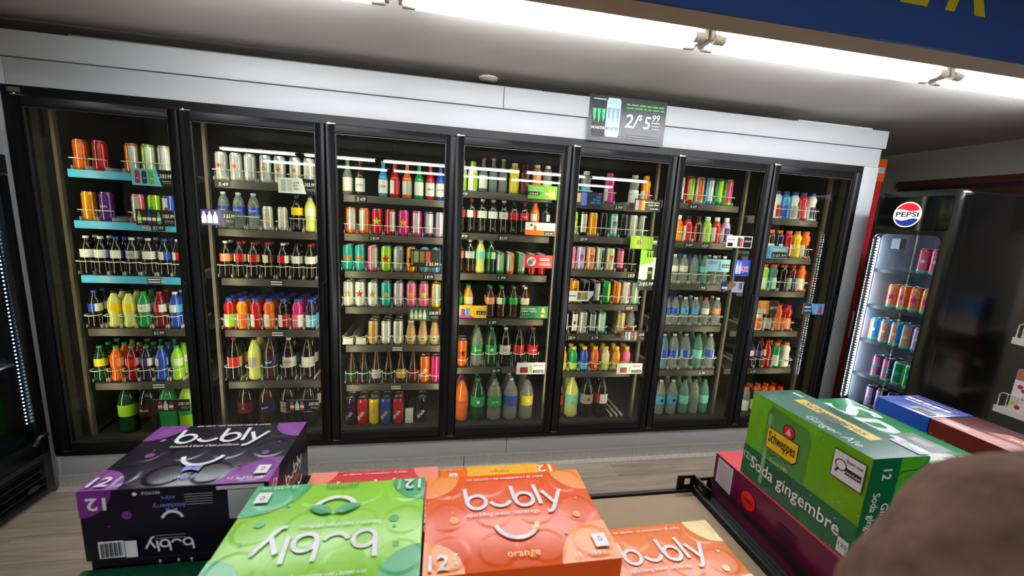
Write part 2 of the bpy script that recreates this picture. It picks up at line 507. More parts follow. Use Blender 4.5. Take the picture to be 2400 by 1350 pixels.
# black perimeter frame and mullions
fr = MB()
fr.box(0, -.012, 2.222, 5.26, .05, ZT).box(0, -.012, ZB, 5.26, .05, .252)
fr.box(0, -.012, .252, SEAM[0], .05, 2.222).box(SEAM[7], -.012, .252, 5.26, .05, 2.222)
ck(fr.build('door_frame', BLACK_METAL, bevel=.004, smooth=40))
ck(MB().box(.03, -.014, 2.235, .085, -.0122, 2.258).build('name_plate', paint('#77716a', .4, .5)))
INS = paint('#34342f', .6); INS_D = paint('#1f1f1e', .7)
ck(box_obj('inner_wall', (-.02, .99, .2), (5.36, 1.02, 2.38), INS_D))
ck(box_obj('inner_wall', (-.055, .055, .2), (-.022, .98, 2.38), INS))
ck(box_obj('inner_wall', (5.33, .055, .2), (5.36, .98, 2.38), INS))
ck(box_obj('inner_ceiling', (-.02, .06, 2.36), (5.33, .98, 2.38), paint('#6d6c66', .6)))
ck(box_obj('inner_floor', (-.02, .06, .20), (5.33, .98, .222), INS_D))
LEDM = glow('#ffefc8', LED_E)
for k, sx in enumerate(SEAM):
    if 0 < k < 7: ck(box_obj('mullion', (sx - .016, .006, .252), (sx + .016, .055, 2.222), BLACK))
    # shelf standard
    px = sx + (.0 if 0 < k < 7 else (-.005 if k == 0 else .02))
    ck(box_obj('shelf_post', (px - .009, .195, .222), (px + .009, .222, 2.30), paint('#6a665e', .4, .5)))
    for sg in ((-1, 1) if 0 < k < 7 else ((1,) if k == 0 else (-1,))):
        x0 = sx + sg * (.0165 if 0 < k < 7 else .002); x1 = x0 + sg * .010
        # lens strip on the flank of the mullion, looking across and back over the goods, black cover towards the door
        q = [(x0, .034, .33), (x1, .026, .33), (x1, .026, 2.15), (x0, .034, 2.15)]; q2 = [(x0, .0335, .33), (x1, .0255, .33), (x1, .0255, 2.15), (x0, .0335, 2.15)]
        b = MB().poly(q if sg < 0 else q[::-1]).poly(q2[::-1] if sg < 0 else q2)
        b.m[1] = 1
        ck(b.build('light_strip', [LEDM, BLACK]))
GLASS = clear('#eef4f0', .90, 1.5, .004)
GASK = paint('#161618', .6)
for d in range(7):
    xa, xb = SEAM[d] + .006, SEAM[d + 1] - .006
    z0, z1 = .257, 2.217
    st, ra = .046, .046
    m = MB()
    m.box(xa, -.034, z0, xa + st, .004, z1).box(xb - st, -.034, z0, xb, .004, z1)
    m.box(xa + st, -.034, z1 - ra, xb - st, .004, z1).box(xa + st, -.034, z0, xb - st, .004, z0 + ra)
    dr = ck(m.build('cooler_door', BLACK_METAL, bevel=.003, smooth=40))
    MB().box(xa + st - .004, -.022, z0 + ra - .004, xb - st + .004, -.010, z1 - ra + .004).build('glass_pane', GLASS, dr)
    g = MB(); w = .007
    ia, ib, ja, jb = xa + st, xb - st, z0 + ra, z1 - ra
    g.box(ia, -.026, ja, ia + w, -.023, jb).box(ib - w, -.026, ja, ib, -.023, jb).box(ia + w, -.026, jb - w, ib - w, -.023, jb).box(ia + w, -.026, ja, ib - w, -.023, ja + w)
    g.build('gasket', paint('#2a2a2c', .45), dr)
    hx = xb - .020
    MB().tube([(hx, -.034, 1.02), (hx, -.052, 1.03), (hx, -.056, 1.05), (hx, -.056, 1.27), (hx, -.052, 1.29), (hx, -.034, 1.30)], .0075, 8).build('handle', BLACK, dr, smooth=50)
    MB().box(xa + .004, -.03, z1 + .0005, xa + .05, -.006, z1 + .007).lathe([(0, z1), (.006, z1), (.006, z1 + .012), (0, z1 + .012)], 10, c=(xa + .014, -.022, 0)).build('hinge', STEEL, dr, smooth=40)
    MB().box(xa + .004, -.03, z0 - .007, xa + .05, -.006, z0 - .0005).build('hinge', STEEL, dr)

# ------------------------------------------------------------------ shelves
SHZ = {1: [1.884, 1.593, 1.268, .935, .580], 2: [1.876, 1.583, 1.272, .931, .575], 3: [1.838, 1.589, 1.343, 1.098, .827, .540],
       4: [1.914, 1.632, 1.351, 1.026, .658], 5: [1.890, 1.651, 1.400, 1.149, .912, .616], 6: [1.932, 1.647, 1.320, .986, .617],
       7: [1.860, 1.558, 1.284, .948, .624]}
for k in SHZ: SHZ[k] = SHZ[k] + [.2225]
SH_METAL = paint('#57504a', .42, .35); RAIL_BLUE = paint('#4fb4e6', .35)
SHELF = {}
WHT = paint('#f2f1ec', .5); TAGK = paint('#111214', .45)
for d in SHZ:
    xa, xb = SEAM[d - 1] + .046, SEAM[d] - .050
    for s, z in enumerate(SHZ[d][:-1]):
        m = MB().box(xa, .21, z - .012, xb, .78, z)
        sh = ck(m.build('shelf', SH_METAL))
        blue = d == 1 and s < 3
        b = MB().box(xa, .190, z - .046, xb, .2095, z - .001)
        b.build('price_rail', RAIL_BLUE if blue else SH_METAL, sh, bevel=.002, smooth=40)
        SHELF[d, s] = sh
        if blue:
            a = Art(.65, .045)
            a.circ(.36, .020, .014, WHT); a.poly(arc(.36, .020, .012, 20, 160, 10), paint('#d9333c', .4)); a.poly(arc(.36, .020, .012, 200, 340, 10), paint('#1d4fa0', .4))
            a.text('pepsi', .385, .010, .030, WHT, 'l', .01)
            a.flat('lettering', sh, (xa, .1895, z - .046), (1, 0, 0), (0, 0, 1))
def price_tag(d, s, px, py, txt, w=.075, bg=TAGK, fg=WHT):
    z = SHZ[d][s]; p = on_y(px, py, .188)
    a = Art(w, .036); a.rect(0, 0, w, .036, bg)
    if txt: a.text(txt, w / 2, .008, .028, fg, 'c', .006, .15, wfit=w * .74)
    else: a.rect(.004, .006, w - .008, .008, WHT); a.rect(.004, .022, w - .008, .008, WHT)
    a.flat('price_tag', SHELF[d, s], (p.x - w / 2, .1885, z - .042), (1, 0, 0), (0, 0, 1))
for t in [(1, 1, 370, 531, '$2.99'), (1, 2, 362, 660, ''), (1, 3, 372, 778, '$2.99'), (1, 4, 372, 905, ''), (2, 0, 523, 430, '3.49'), (2, 2, 648, 664, ''), (2, 3, 650, 778, ''),
          (3, 0, 846, 466, '2.69'), (3, 1, 878, 557, '2 $5.99'), (3, 2, 1005, 648, '2 $5.99'), (3, 4, 931, 822, ''), (3, 5, 928, 908, ''),
          (4, 0, 1086, 455, '.99'), (4, 1, 1180, 554, '$2.99'), (4, 1, 1086, 552, '.99'), (4, 2, 1176, 651, '1.99'), (4, 3, 1154, 757, '2.89'), (4, 4, 1163, 866, '$2.99'),
          (5, 0, 1450, 487, '2.99'), (5, 1, 1368, 562, '2$5.99'), (5, 2, 1480, 646, '2 $5.99'), (5, 3, 1475, 720, '2/$5.99'), (5, 4, 1340, 793, '2/$5.99'), (5, 4, 1394, 793, '3.79'),
          (6, 0, 1625, 486, '4.49'), (6, 1, 1652, 575, '2 $5.99'), (6, 1, 1615, 573, '3.49'), (6, 2, 1645, 677, '1.92'), (6, 4, 1645, 874, '2.76'), (7, 4, 1765, 872, '2.49')]:
    price_tag(*t)

# ================================================================== DRINKS
HEX = {'cola': '#120a08', 'dark': '#0d0c10', 'black': '#0b0b0c', 'white': '#e8e7e2', 'grey': '#a9a9a6', 'silver': '#bfc0c0', 'red': '#c81522', 'dark-red': '#7d0f1b',
       'orange': '#f06a12', 'amber': '#f0980f', 'yellow': '#f2d21a', 'gold': '#c99a3c', 'lime': '#9fd62a', 'green': '#1f9a48', 'dark-green': '#0e3f25', 'teal': '#29b3a8',
       'pale-teal': '#7fd6cd', 'blue': '#2a4fc4', 'sky-blue': '#4fa6dd', 'azure': '#3f9fd6', 'navy': '#14204f', 'purple': '#5b2a86', 'dark-purple': '#25133c', 'lilac': '#c3a6d8', 'pink': '#ee6f9a',
       'magenta': '#d4267f', 'cream': '#e6dcae', 'pale-lemon': '#dfe07a', 'beige': '#d2b184', 'coffee': '#c79a6c', 'brown': '#3e2010', 'peach': '#f3a071', 'maroon': '#5c1024', 'clear': '#dfe8e6', 'mint': '#8fe0bd'}
CLEAR = {'clear', 'ice-blue'}
def drink_mat(c):
    if c == 'clear': return clear('#e4eae8', .88, 1.45, .05, .22)
    if c == 'teal': return clear('#9fd8d2', .80, 1.42, .06, .30)
    if c == 'sky-blue': return clear('#8fbfe6', .80, 1.42, .06, .35)
    return paint(HEX[c], .14, 0, .5)
def can_mat(c):
    if c in ('silver', 'grey'): return paint('#cbcac4' if c == 'silver' else '#a2a2a0', .26, .35, .3)
    return paint(HEX[c], .2, .25, .5)
def cap_mat(c): return paint(HEX[c], .4)
def lab_mat(c): return paint(HEX[c], .28, 0, .3)

BOT = {  # radius, height, profile (r fraction, z fraction), label span, cap (radius, from, ridged)
    'pet': (.0335, .232, [(0, .012), (.62, 0), (.86, .012), (1, .06), (.99, .13), (.90, .20), (.88, .30), (.97, .40), (1, .44), (1, .66), (.96, .71), (.74, .80), (.48, .88), (.40, .91), (.40, .935)], (.45, .66), (.0145, .935)),
    'litre': (.0415, .292, [(0, .012), (.62, 0), (.88, .012), (1, .05), (.98, .18), (.95, .24), (1, .30), (1, .58), (.97, .64), (.80, .76), (.50, .88), (.36, .92), (.35, .945)], (.32, .56), (.0148, .945)),
    'two': (.0535, .325, [(0, .015), (.60, 0), (.85, .012), (1, .06), (.99, .20), (.97, .28), (1, .33), (1, .60), (.97, .65), (.80, .76), (.48, .89), (.28, .935), (.27, .95)], (.36, .60), (.0155, .95)),
    'juice': (.0345, .205, [(0, .01), (.8, 0), (.98, .02), (1, .05), (1, .50), (.90, .53), (.88, .56), (1, .61), (1, .72), (.92, .80), (.62, .88), (.55, .90), (.55, .915)], (.09, .49), (.0205, .905)),
    'sport': (.0360, .215, [(0, .01), (.8, 0), (.98, .02), (1, .05), (.99, .40), (.93, .50), (.87, .58), (.95, .66), (1, .73), (.95, .80), (.66, .87), (.60, .89), (.60, .905)], (.08, .50), (.0225, .885)),
    'glass': (.0300, .225, [(0, .01), (.85, 0), (1, .02), (1, .52), (.93, .58), (.62, .68), (.45, .76), (.40, .82), (.42, .96), (.44, .975)], (.10, .48), (.0142, .955)),
    'tea': (.0365, .245, [(0, .01), (.85, 0), (1, .03), (.98, .20), (.90, .36), (.74, .52), (.52, .66), (.41, .76), (.39, .93), (.42, .96)], (.16, .42), (.0160, .945)),
    'coffee': (.0325, .178, [(0, .01), (.85, 0), (1, .03), (1, .40), (.93, .55), (.75, .72), (.62, .82), (.60, .92)], (.16, .38), (.0215, .895)),
    'lemon': (.0335, .190, [(0, .01), (.82, 0), (.98, .02), (1, .07), (.98, .34), (.90, .40), (.98, .46), (1, .56), (.93, .68), (.66, .80), (.46, .86), (.46, .90)], (.08, .33), (.0190, .875)),
    'water': (.0325, .225, [(0, .012), (.7, 0), (.94, .01), (1, .04), (.96, .10), (1, .15), (.96, .21), (1, .27), (.96, .33), (1, .40), (1, .62), (.97, .68), (.80, .80), (.48, .89), (.42, .92), (.42, .935)], (.42, .62), (.0145, .935)),
    'pack': (.0335, .195, [(0, .01), (.85, 0), (.98, .01), (1, .04), (1, .62), (.92, .72), (.60, .82), (.55, .84), (.55, .86)], (.05, .60), (.0195, .845)),
}
CAN = {'can16': (.0335, .168), 'can12': (.0290, .150), 'can24': (.0365, .195), 'sleek': (.0285, .135)}
KINDN = {'pet': ('soda_bottle', 'soda bottle'), 'litre': ('soda_bottle', 'litre bottle'), 'two': ('large_soda_bottle', 'large bottle'), 'juice': ('juice_bottle', 'juice bottle'), 'sport': ('sports_drink_bottle', 'sports bottle'),
         'glass': ('glass_soda_bottle', 'glass bottle'), 'tea': ('glass_tea_bottle', 'tea bottle'), 'coffee': ('coffee_bottle', 'coffee bottle'), 'lemon': ('lemonade_bottle', 'lemonade bottle'), 'water': ('water_bottle', 'water bottle'),
         'pack': ('protein_drink_bottle', 'protein bottle'), 'can16': ('drink_can', 'tall can'), 'can12': ('drink_can', 'slim can'), 'can24': ('large_drink_can', 'large can'), 'sleek': ('small_drink_can', 'small can')}
_ME = {}
def cached(key, fn):
    if key not in _ME: _ME[key] = fn()
    return _ME[key]
def scaled(t): return BOT[t][0], BOT[t][1]
def bottle_body(t, body):
    r, h, pr, lb, cp = BOT[t]
    return cached(('bb', t, body), lambda: MB().lathe([(a * r, b * h) for a, b in pr] + [(0, pr[-1][1] * h)], 18).mesh('bottle_body', drink_mat(body), 55))
def cap_mesh(t, cap):
    r, h, pr, lb, (cr, cf) = BOT[t]
    return cached(('cap', t, cap), lambda: MB().lathe([(0, cf * h + .0005), (cr, cf * h + .0005), (cr, h - .002), (cr * .9, h), (0, h)], 16).mesh('cap', cap_mat(cap), 40))
def label_mesh(t, c1, c2, az):
    r, h, pr, (l0, l1), cp = BOT[t]
    def mk():
        zs = [l0 + (l1 - l0) * k / 6 for k in range(7)]
        def rad(q):
            for (ra, za), (rb, zb) in zip(pr, pr[1:]):
                if za <= q <= zb and zb > za: return ra + (rb - ra) * (q - za) / (zb - za)
            return 1
        prof = [(rad(q) * r + .0006, q * h) for q in zs]
        def mf(i, a):
            dlt = (a - az + 180) % 360 - 180
            if c2 and abs(dlt) < 38: return 1
            return 0
        return MB().lathe(prof, 24, mfun=mf).mesh('label', [lab_mat(c1), lab_mat(c2 or c1)], 60)
    return cached(('lab', t, c1, c2, az), mk)
def can_body(t, c, c2, az, foot=None):
    r, h = CAN[t]
    def mk():
        prof = [(0, .004), (r * .72, .003), (r * .76, 0), (r * .80, .001), (r, .012), (r, .026), (r, h * .5), (r, h - .024), (r, h - .014), (r * .83, h - .002), (r * .84, h), (r * .80, h), (r * .78, h - .004), (0, h - .004)]
        def mf(i, a):
            if i < 3 or i > 8: return 2
            if foot and i in (3, 4): return 3
            dlt = (a - az + 180) % 360 - 180
            if c2 and abs(dlt) < 42 and 4 < i < 8: return 1
            if c2 and abs(dlt) < 42 and i == 4: return 0
            return 0
        return MB().lathe(prof, 24, mfun=mf).mesh('can_body', [can_mat(c), can_mat(c2 or c), ALU, can_mat(foot or c)], 50)
    return cached(('can', t, c, c2, az, foot), mk)
def can_lid(t):
    r, h = CAN[t]
    def mk():
        m = MB().lathe([(r * .77, h - .0038), (r * .70, h - .0032), (0, h - .0032)], 18)
        m.box(-.006, -.011, h - .0030, .006, .011, h - .0018)
        return m.mesh('lid', ALU, 40)
    return cached(('lid', t), mk)
_ART = {}
def word_on(parent, t, r, z, txt, col, shear=0.0, rot=0.0, az=-90, size=.017, bold=.012):
    key = (t, txt, col, az)
    if key not in _ART:
        a = Art(1, 1)
        if txt == '*':
            pts = []
            for k in range(10):
                rr = .030 if k % 2 == 0 else .0125
                an = math.radians(90 + 36 * k); pts.append((rr * math.cos(an), rr * math.sin(an)))
            a.L.append((pts, [tuple(q) for q in tessellate_polygon([[Vector((x, y, 0)) for x, y in pts]])], a._mi(lab_mat(col))))
        elif txt == 'claw':
            for dx in (-.010, 0, .010):
                p = [(dx - .004, .026), (dx + .004, .026), (dx + .002, .0), (dx, -.024), (dx - .002, .002)]
                a.L.append((p, [(0, 1, 2), (0, 2, 3), (0, 3, 4)][:3], a._mi(lab_mat(col))))
        elif txt == 'o':
            p = arc(0, 0, .012, 0, 360, 18)[:-1]
            a.L.append((p, [tuple(q) for q in tessellate_polygon([[Vector((x, y, 0)) for x, y in p]])], a._mi(lab_mat(col))))
        elif txt == 'leaf':
            for sg in (-1, 1):
                p = [(0, -.006), (sg * .006, .004), (sg * .013, .009), (sg * .010, -.001)]
                a.L.append((p, [(0, 1, 2, 3)], a._mi(lab_mat(col))))
        else:
            a.text(txt, 0, -size * .35, size, lab_mat(col), 'c', bold, shear, rot)
        o = a.wrap('lettering', parent, r, az, z); _ART[key] = o.data
        return o
    return put('lettering', _ART[key], parent)

ORD = ['first', 'second', 'third', 'fourth', 'fifth', 'sixth', 'seventh', 'eighth', 'ninth', 'tenth']
DOORN = ['leftmost', 'second', 'third', 'middle', 'fifth', 'sixth', 'rightmost']
def shelf_word(d, s):
    n = len(SHZ[d])
    return 'top' if s == 0 else ('bottom' if s == n - 1 else ORD[s])
hoop_cache = {}
def lane_stop(d, s, x, w, z, yc, r, hz=.062):
    sh = SHELF.get((d, s))
    key = (round(w, 3), hz)
    if key not in hoop_cache:
        m = MB(); hw = w / 2
        for zz, rr in ((hz, .0027),):
            m.tube([(-hw, .02, zz)] + [(hw * math.cos(math.radians(q)), -.034 * math.sin(math.radians(q)) + .002, zz) for q in range(180, -1, -20)] + [(hw, .02, zz)], rr, 5)
        m.box(-hw - .0008, .0, .001, -hw + .0008, .35, .022).box(hw - .0008, .0, .001, hw + .0008, .35, .022)
        m.tube([(-hw, .019, .001), (-hw, .019, hz)], .0010, 4).tube([(hw, .019, .001), (hw, .019, hz)], .0010, 4)
        hoop_cache[key] = m.mesh('lane_stop', WHITE_PLASTIC, 50)
    o = put('lane_stop', hoop_cache[key], sh if sh else None, (x, yc, z))
    if not sh: kid(o, cool); o.location = (x, yc, z)
    return o

GAP_Y = .238
def drink(t, spec, x, y, z, d, s, k, row, nrow_label):
    isn = t in CAN
    nm, noun = KINDN[t]
    yaw = 0.0
    if isn:
        body, panel, txt, tcol, az = spec
        r, h = CAN[t]
        me = can_body(t, body, panel, az)
        desc = '%s %s' % (body, noun)
        if panel: desc = '%s and %s %s' % (body, panel, noun)
    else:
        body, cap, lab, panel, txt, tcol, az = spec
        r, h = BOT[t][0], BOT[t][1]
        me = bottle_body(t, body)
        desc = '%s %s with %s cap' % ('beige' if body == 'coffee' else body, noun, cap)
    o = put(nm, me, None, (x, y, z))
    lab_t = '%s, %s%s shelf, %s cooler door, %s from left' % (desc, '%s row, ' % ORD[row] if row else '', shelf_word(d, s), DOORN[d - 1], ORD[k])
    cat = 'can' if isn else 'bottle'
    props(o, lab_t, cat, '%ss on the %s shelf of the %s door' % (noun, shelf_word(d, s), DOORN[d - 1]))
    if isn:
        if row == 0:
            put('lid', can_lid(t), o)
            if txt == 'Brisk': word_on(o, t, r, h * .42, txt, tcol, .2, 52, size=.038, bold=.02)
            elif txt: word_on(o, t, r, h * .52, txt, tcol, size=.0175)
    else:
        put('cap', cap_mesh(t, cap), o)
        if lab != '-':
            put('label', label_mesh(t, lab, panel, az), o)
            if txt and row == 0:
                l0, l1 = BOT[t][3]
                word_on(o, t, r + .0008, (l0 + l1) / 2 * h, txt, tcol, .2 if txt in ('Brisk', 'Sprite') else 0, 18 if txt == 'Brisk' else 0, size=.022 if t in ('two', 'litre') else .016)
    return o

# one line per shelf: items "pixel:body:cap:label:panel:text:textcolour" (bottles) or "pixel:body:panel:text:textcolour" (cans)
ROWS = {
 (1, 0): '@can16 191:orange 236:red:dark-red 311:orange:silver 350:lime:white 387:silver:white',
 (1, 1): '@can16 211:amber 252:purple::bubly:white 327:pink:silver 364:lime::o:green 398:blue:white:o:red',
 (1, 2): '@pet 205:cola:white:white 241:cola:white:white 277:cola:blue:blue:white 314:cola:white:grey::PEPSI:red 352:cola:white:white 390:cola:blue:blue:white 420:cola:white:white:red',
 (1, 3): '@pet 226:cola:blue:white:blue 271:pale-lemon:dark:yellow 306:pale-lemon:dark:yellow 341:green:green:white::UP:red 378:dark-red:red:white:red 414:blue:white:sky-blue:white',
 (1, 4): '@pet 238:dark-green:green:lime:yellow 277:orange:green:peach:orange 313:dark-red:green:white:red 347:dark-purple:green:white:purple 381:blue:green:white:blue 418:lime:green:lime:white',
 (1, 5): '@two 300:dark-green:green:lime::A:yellow 349:cola:white:brown::MUG:white 396:green:green:green::M:white 438:lime:green:green::UP:red',
 (2, 0): '@can16 520:white:silver:o:red 554:white:silver:o:orange 587:silver:white 623:white:silver:o:amber 656:white:silver:o:orange 692:silver:white:o:orange 725:white:silver',
 (2, 1): '@water 526:clear:white:blue::propel:white 561:clear:white:blue::propel:white 596:clear:white:blue::propel:white @can12 628:white:silver:o:amber 663:silver:white @pet 697:cola:blue:yellow 728:pale-lemon:blue:yellow:white',
 (2, 2): '@pet 531:cola:white:orange:peach 564:cola:red:white:red 596:cola:red:cream:red 630:cola:red:maroon:cream 665:cola:white:white:red 697:cola:black:grey:white 728:cola:red:white',
 (2, 3): '@juice 535:red:blue:white:lime 568:amber:blue:white:orange 601:red:blue:white:red 632:orange:blue:orange:white 666:dark:blue:white:red 698:magenta:blue:white:pink 729:dark-purple:blue:white:sky-blue',
 (2, 4): '@litre 550:cola:red:white:red 598:pale-lemon:black:yellow:grey 635:brown:blue:navy::Brisk:white 678:cola:white:silver::PEPSI:red 722:cola:black:grey:white',
 (2, 5): '@two 577:cola:red:maroon::A:white 627:brown:blue:navy::Brisk:white 676:cola:white:grey::PEPSI:red 724:cola:black:grey:white',
 (3, 0): '@glass 815:clear:silver:white 844:brown:silver:white::JONES:black 898:azure:silver:white::JONES:black 925:red:silver:white:red 954:orange:silver:white:grey 982:green:silver:white 1008:red:silver:white::JONES:black 1032:blue:silver:white::JONES:black',
 (3, 1): '@can16 823:orange:silver 854:orange:silver 884:red::*:lime 915:red:silver 946:magenta::*:amber 977:magenta:silver 1006:purple:silver 1030:lilac:white',
 (3, 2): '@can16 815:teal::*:orange 844:teal::*:orange 874:pink:silver 905:lime::*:red 934:grey:silver 964:amber::*:black 995:sky-blue::*:yellow 1022:sky-blue::*:yellow',
 (3, 3): '@can16 815:white::*:gold 844:white::*:red 874:white::*:gold 905:teal::*:gold 934:lilac:silver 964:pink::*:gold 993:pink::*:lime 1022:yellow:silver',
 (3, 4): '@can16 875:beige:gold 905:silver:white 933:white:silver @coffee 963:coffee:white:beige::o:green 991:coffee:orange:beige::o:green 1018:coffee:brown:beige::o:green',
 (3, 5): '@tea 825:brown:black:dark-green::leaf:lime 853:brown:black:dark::leaf:green 882:brown:black:grey::leaf:green 911:brown:black:dark::leaf:green 940:brown:black:gold::leaf:green 968:brown:black:dark-red::leaf:green @can24 996:orange::Brisk:white 1020:magenta',
 (3, 6): '@can24 821:dark-purple::Brisk:grey 849:red::Brisk:white 876:yellow::*:gold 904:blue::Brisk:yellow 933:red::Brisk:white 989:black::Brisk:white',
 (4, 0): '@pack 1082:white:white:lime 1103:white:lime:white:lime @glass 1126:clear:red:white 1152:clear:silver:- 1178:clear:silver:- @juice 1206:yellow:white:yellow 1229:maroon:black:maroon 1258:peach:white:orange 1281:clear:white:cream',
 (4, 1): '@pet 1082:cola:red:red 1104:cola:red:red:white 1128:cola:white:white 1153:cola:white:white 1179:cola:white:silver::Coke:red 1203:cola:black:red::Coke:black 1226:cola:red:red::Coke:white 1252:orange:orange:orange:white 1277:cola:blue:navy:white',
 (4, 2): '@pet 1078:cola:orange:orange 1098:cola:white:white:silver 1123:pale-lemon:white:pale-teal 1147:dark-green:green:green:white @can12 1171:green:silver 1196:orange:silver 1222:green:silver 1246:red::Coke:white 1269:red::Coke:white',
 (4, 3): '@pet 1075:dark-green:green:green 1095:amber:green:yellow:white 1148:brown:green:peach::fuze:green 1174:brown:green:white:green 1202:brown:green:green::fuze:red 1229:brown:white:cream',
 (4, 4): '@can24 1083:orange::*:maroon @litre 1118:clear:green:green::Sprite:white 1151:dark-green:green:green::o:white 1183:cola:white:silver::Coke:red 1215:cola:black:red::Coke:black 1247:cola:red:red::Coke:white',
 (4, 5): '@two 1081:orange:blue:orange::FANTA:navy 1119:dark-green:green:green::o:white 1158:clear:green:green::Sprite:white 1196:clear:white:blue::o:red 1233:clear:black:yellow::o:white',
 (5, 0): '@sport 1346:clear:white:pale-teal 1372:clear:white:sky-blue 1427:magenta:pink:white:magenta 1485:clear:white:white 1512:amber:amber:white:orange',
 (5, 1): '@can16 1344:lime::*:yellow 1366:dark:silver 1388:amber::claw:orange 1413:black:dark 1437:teal:silver:claw:brown 1462:dark:black 1487:silver:grey 1510:grey:black',
 (5, 2): '@can16 1338:pink 1360:lilac::claw:purple 1383:peach::claw:red 1406:silver:dark 1429:cream::claw:red 1452:maroon:pink 1477:dark:black',
 (5, 3): '@can16 1346:amber::claw:black 1372:dark:black 1396:black:silver 1420:green:lime 1444:orange:gold 1466:white:pink 1487:mint:silver',
 (5, 4): '@can16 1323:black:silver 1343:black:white:o:red 1365:silver:grey 1387:navy:grey 1409:teal:white 1454:gold:beige @lemon 1477:clear:red:white:red',
 (5, 5): '@lemon 1318:amber:yellow:yellow 1343:green:yellow:lime::o:yellow 1368:blue:yellow:sky-blue 1393:orange:yellow:red::o:yellow 1418:cream:yellow:lime::o:yellow 1443:amber:yellow:yellow::o:green 1467:pink:yellow:peach::o:yellow',
 (5, 6): '@two 1305:cola:red:red 1339:pale-lemon:white:pale-teal::o:yellow 1374:cola:black:grey::o:red 1408:cola:black:red:white',
 (6, 0): '@can24 1599:purple:white 1616:red:lime 1637:silver:orange 1659:sky-blue:white 1680:green:lime 1701:lime:magenta',
 (6, 1): '@pack 1588:orange:white:amber 1610:red:dark:white:red 1633:maroon:dark:red:dark 1655:lime:white:white:lime 1677:red:white:white:red 1699:lilac:white:white:purple',
 (6, 2): '@water 1577:clear:white:white 1600:clear:sky-blue:white::evian:red 1624:clear:blue:- 1647:teal:green:pale-teal 1670:clear:white:- 1693:clear:white:-',
 (6, 3): '@water 1560:clear:blue:blue 1579:clear:blue:sky-blue:blue 1602:clear:white:sky-blue::o:blue 1626:clear:white:blue:sky-blue 1650:clear:red:white 1677:clear:white:peach:orange',
 (6, 4): '@litre 1553:sky-blue:white:blue 1575:clear:white:blue:sky-blue 1603:clear:white:lilac:blue 1632:teal:green:pale-teal 1660:clear:white:white:blue',
 (6, 5): '@litre 1545:clear:white:sky-blue::o:navy 1573:clear:white:sky-blue::o:navy 1600:teal:green:pale-teal 1626:clear:green:- 1648:teal:green:pale-teal',
 (7, 0): '@sport 1818:white:blue:white:red 1838:azure:blue:sky-blue:blue 1858:white:blue:white:grey 1878:red:blue:white:red 1899:white:blue:white:navy',
 (7, 1): '@sport 1803:brown:orange:white 1823:navy:orange:navy:white 1844:red:orange:red:white 1864:yellow:orange:yellow 1884:orange:orange:white:black',
 (7, 2): '@sport 1788:lime:orange:white:lime 1809:teal:orange:teal:white 1832:dark:orange:dark 1853:maroon:red:white:navy 1874:orange:orange:white:peach',
 (7, 3): '@sport 1776:white:orange:white:orange 1797:brown:orange:white:grey 1820:orange:orange:peach:orange 1842:red:red:peach:amber',
 (7, 4): '@pet 1755:dark-purple:black:lilac:white 1774:dark:black:white:purple 1794:red:red:white:red @sport 1816:green:orange:green:white 1838:white:orange:white::ZERO:black',
 (7, 5): '@sport 1745:clear:orange:white::G:black 1770:brown:orange:white 1795:amber:orange:amber:white 1820:orange:orange:orange:white 1842:red:red:red:white',
}
N_ROWS = {(2, 3): 4, (4, 2): 3, (1, 4): 3}
for (d, s), line in ROWS.items():
    z = SHZ[d][s] + .0006
    items = []; t = None
    for tok in line.split():
        if tok[0] == '@': t = tok[1:]; continue
        items.append((t, tok.split(':')))
    xa, xb = SEAM[d - 1] + .046, SEAM[d] - .050
    xs = []
    for t, f in items:
        r = (CAN[t] if t in CAN else BOT[t])[0]
        xs.append(x_at(float(f[0]), GAP_Y, z + .08))
    # keep neighbours from touching: push apart and stay on the shelf
    rr = [(CAN[t] if t in CAN else BOT[t])[0] for t, f in items]
    for _ in range(60):
        for i in range(len(xs) - 1):
            need = rr[i] + rr[i + 1] + .0075 - (xs[i + 1] - xs[i])
            if need > 0: xs[i] -= need / 2; xs[i + 1] += need / 2
        for i in range(len(xs)):
            xs[i] = min(max(xs[i], xa + rr[i] - .02), xb - rr[i] + .018)
    for k, ((t, f), x) in enumerate(zip(items, xs)):
        f = f + [''] * 8
        rnd = random.Random(d * 1000 + s * 50 + k)
        r, h = (CAN[t] if t in CAN else BOT[t])[:2]
        az = -90 + rnd.choice((-30, -10, 15, 35)) if True else -90
        if t in CAN: spec = (f[1], f[2] or None, f[3] or None, f[4] or 'white', az)
        else: spec = (f[1], f[2] or 'white', f[3] or '-', f[4] or None, f[5] or None, f[6] or 'white', az)
        top = z + h
        n = 1 if top > 1.72 else 2
        n = N_ROWS.get((d, s), n)
        if (d, s) == (3, 4) and k < 3: n = 3
        for row in range(n):
            yy = max(GAP_Y, .205 + r) + row * (2 * r + .004)
            drink(t, spec, x, yy, z, d, s, k, row, None)
        tight = any(0 <= j < len(xs) - 1 and xs[j + 1] - xs[j] < rr[j] + rr[j + 1] + .0070 for j in (k - 1, k))
        if not tight and s < len(SHZ[d]) - 1 and not (d == 3 and s == 0) and not (d == 4 and s in (0, 1, 2, 3)):
            lane_stop(d, s, x, 2 * r + .0072, z - .0006, GAP_Y - .0335 + .004, r, .062 if t in CAN else round(h * .36, 3))
for k in range(3):                                             # white tracks on the fifth door's floor beside the last bottle
    xx = SEAM[5] - .165 + k * .045
    kid(MB().box(xx, .215, .2228, xx + .012, .70, .236).build('lane_track', WHITE_PLASTIC), cool)
kid(MB().box(1.98, .225, .2228, 2.035, .245, .33).box(1.985, .245, .2228, 2.03, .60, .245).build('pusher_block', WHITE_PLASTIC), cool)
